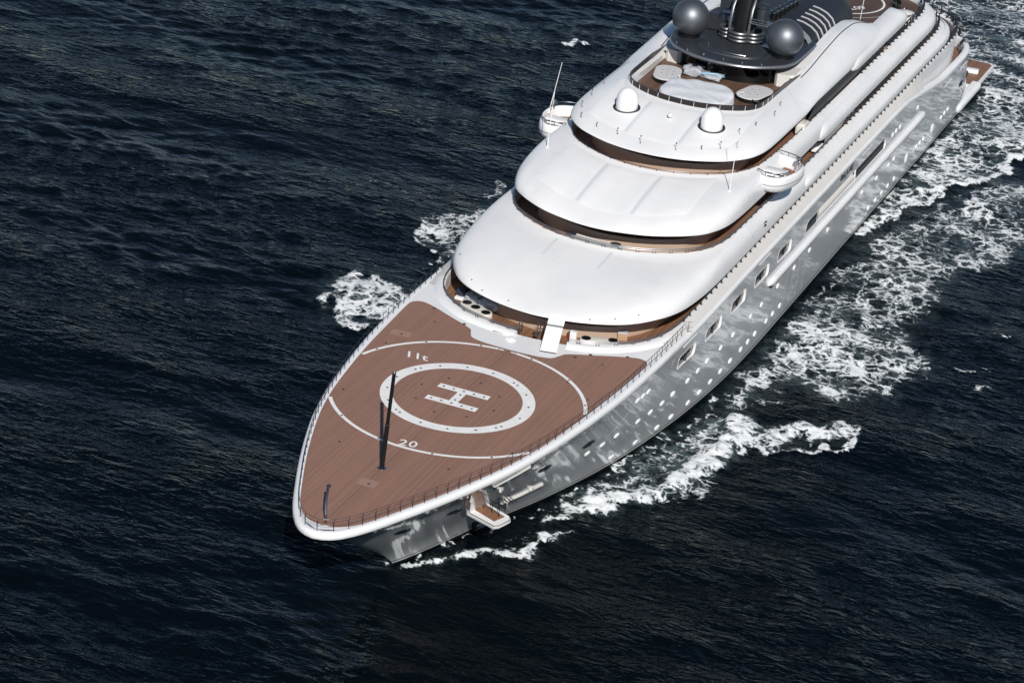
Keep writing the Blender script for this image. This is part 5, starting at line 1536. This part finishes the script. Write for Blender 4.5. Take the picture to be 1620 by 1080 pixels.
# cleats, capstan and rope gear by the steps
for s, t in ((39.5, -.7), (39.9, .75)):
    b = MB(); b.tube([P(s, t, 9.9), P(s, t, 10.75), P(s + .25, t, 10.85)], .07, 6); b.tube([P(s + .4, t + .1, 9.9), P(s + .4, t + .1, 10.6)], .05, 6); b.tube([P(s + .1, t - .25, 10.4), P(s + .1, t + .4, 10.5)], .04, 6); b.lathe(P(s, t, 9.95), [(.22, 0), (.22, .1), (.1, .16)], 10)
    part(b, 'gate_post', STEEL)
b = MB(); b.tube([P(37.55, -1.0, 10.02), P(37.6, -.6, 10.16), P(37.65, -.2, 10.02)], .06, 6); b.lathe(P(37.6, -.6, 9.97), [(.3, 0), (.3, .07), (.14, .12), (.14, .22), (.22, .28), (.05, .32)], 12); part(b, 'cleat', WHITE)
for s, t in ((39.7, -8.3), (38.3, -5.0), (38.75, 5.9), (40.05, 8.6), (37.6, 5.0)):
    b = MB(); b.lathe(P(s, t, 9.966), [(.15, 0), (.15, .02), (.11, .025), (.02, .012)], 12); part(b, 'scupper', BLACKP)
b = MB(); b.bevbox(P(38.4, -2.0, 10.0), (.18, 1.0, .06), .02, -.1); part(b, 'slot_vent', BLACKP)
# white locker with dark round hatches on the first terrace
lk = MB(); rows = []
for k in range(25):
    t = -2.55 + 5.1 * k / 24; s = front_s(T1F, t) + 1.05
    e_ = math.sqrt(max(.02, 1 - (max(0, abs(t) - 1.95) / .62) ** 2))
    rows.append([P(s - .48 * e_, t, 12.46), P(s - .50 * e_, t, 13.25), P(s - .40 * e_, t, 13.36), P(s + .40 * e_, t, 13.36), P(s + .50 * e_, t, 13.25), P(s + .48 * e_, t, 12.46)])
lk.loft(rows, False, True); lk = part(lk, 'terrace_locker', CREAM, angle=40); lab(lk, 'cream curved locker with dark round hatches on the first terrace')
for t in (-2.05, 2.05):
    b = MB(); b.lathe(P(front_s(T1F, t) + 1.05, t, 13.362), [(.42, 0), (.42, .06), (.36, .08), (.02, .085)], 20, 1.0, 1.15); b.build('round_hatch', DARKGREY, lk)
# small items on the side decks
b = MB(); b.bevbox(P(83.3, 8.9, 16.4), (1.6, .9, 1.0), .2); part(b, 'side_locker', CREAM, angle=35)
b = MB(); b.bevbox(P(88.6, 9.3, 12.8), (1.6, .8, .5), .15); part(b, 'side_locker', WHITE, angle=35)
b = MB(); b.loft([[P(s, 9.45, z) for s, z in ((90.5, 12.6), (100.5, 12.6))], [P(s, 9.55, z) for s, z in ((90, 13.5), (101, 13.5))], [P(s, 9.4, z) for s, z in ((91, 14.3), (102, 14.3))]]); part(b, 'tender_hatch', CREAM, smooth=False)

# ------------------------------------------------------------------ people at the stern
def person(loc, rz, label, lean=.35, top=CLOTHD, legs=CLOTHG):
    e = bpy.data.objects.new('person', None); link(e); e.location = loc; e.rotation_euler = (0, 0, rz)
    tag(e, label, 'person')
    L = lean
    V = {'pel': (0, 0, .93), 'sp': (.10 * L * 2, 0, 1.15), 'ch': (.55 * L, 0, 1.36), 'nk': (.75 * L, 0, 1.5), 'hd': (.85 * L, 0, 1.62), 'ht': (.92 * L, 0, 1.74),
         'sl': (.62 * L, .19, 1.42), 'sr': (.62 * L, -.19, 1.42), 'el': (.62 * L + .20, .24, 1.2), 'er': (.62 * L + .20, -.24, 1.2), 'wl': (.62 * L + .44, .16, 1.16), 'wr': (.62 * L + .44, -.16, 1.16), 'fl': (.62 * L + .54, .13, 1.16), 'fr': (.62 * L + .54, -.13, 1.16),
         'hl': (0, .10, .88), 'hr': (0, -.10, .88), 'kl': (.05, .11, .48), 'kr': (-.05, -.11, .48), 'al': (0, .12, .09), 'ar': (-.14, -.12, .09), 'tl': (.18, .13, .04), 'tr': (.05, -.13, .04)}
    R = {'pel': .15, 'sp': .14, 'ch': .165, 'nk': .06, 'hd': .10, 'ht': .085, 'sl': .075, 'sr': .075, 'el': .05, 'er': .05, 'wl': .036, 'wr': .036, 'fl': .03, 'fr': .03, 'hl': .10, 'hr': .10, 'kl': .065, 'kr': .065, 'al': .045, 'ar': .045, 'tl': .035, 'tr': .035}
    ED = [('pel', 'sp'), ('sp', 'ch'), ('ch', 'nk'), ('nk', 'hd'), ('hd', 'ht'), ('ch', 'sl'), ('ch', 'sr'), ('sl', 'el'), ('sr', 'er'), ('el', 'wl'), ('er', 'wr'), ('wl', 'fl'), ('wr', 'fr'), ('pel', 'hl'), ('pel', 'hr'), ('hl', 'kl'), ('hr', 'kr'), ('kl', 'al'), ('kr', 'ar'), ('al', 'tl'), ('ar', 'tr')]
    ks = list(V)
    me = bpy.data.meshes.new('body'); me.from_pydata([V[k] for k in ks], [(ks.index(a), ks.index(c)) for a, c in ED], [])
    o = link(bpy.data.objects.new('body', me), e)
    md_ = o.modifiers.new('skin', 'SKIN')
    lay = me.skin_vertices[0] if me.skin_vertices else None
    if lay is None:
        bm_ = bmesh.new(); bm_.from_mesh(me); bm_.verts.layers.skin.verify(); bm_.to_mesh(me); bm_.free(); lay = me.skin_vertices[0]
    for i, k in enumerate(ks):
        lay.data[i].radius = (R[k], R[k]); lay.data[i].use_root = (k == 'pel')
    o.modifiers.new('sub', 'SUBSURF').levels = 1
    o.modifiers['sub'].render_levels = 1
    dg_ = bpy.context.evaluated_depsgraph_get()
    me2 = bpy.data.meshes.new_from_object(o.evaluated_get(dg_))
    o.modifiers.clear(); o.data = me2; me2.name = 'body'
    me2.materials.clear()
    for mm_ in (top, legs, SKIN): me2.materials.append(mm_)
    for pgn in me2.polygons:
        c = pgn.center
        pgn.material_index = 2 if (c.z > 1.54 or c.x > .62 * L + .40) else (1 if c.z < .92 else 0)
    me2.shade_smooth()
    b = MB(); b.lathe((.84 * L, 0, 1.66), [(.105, -.03), (.112, .03), (.10, .09), (.06, .13), (.01, .145)], 14); b.build('hair', CLOTHD, e)
person(P(145.5, 9.75, 6.42), -.9, 'person in black top and grey trousers leaning on the stern bulwark', .42)
person(P(149.3, 8.6, 6.42), -.5, 'person in dark clothes standing half hidden behind the stern deckhouse corner', .12, CLOTHD, CLOTHD)
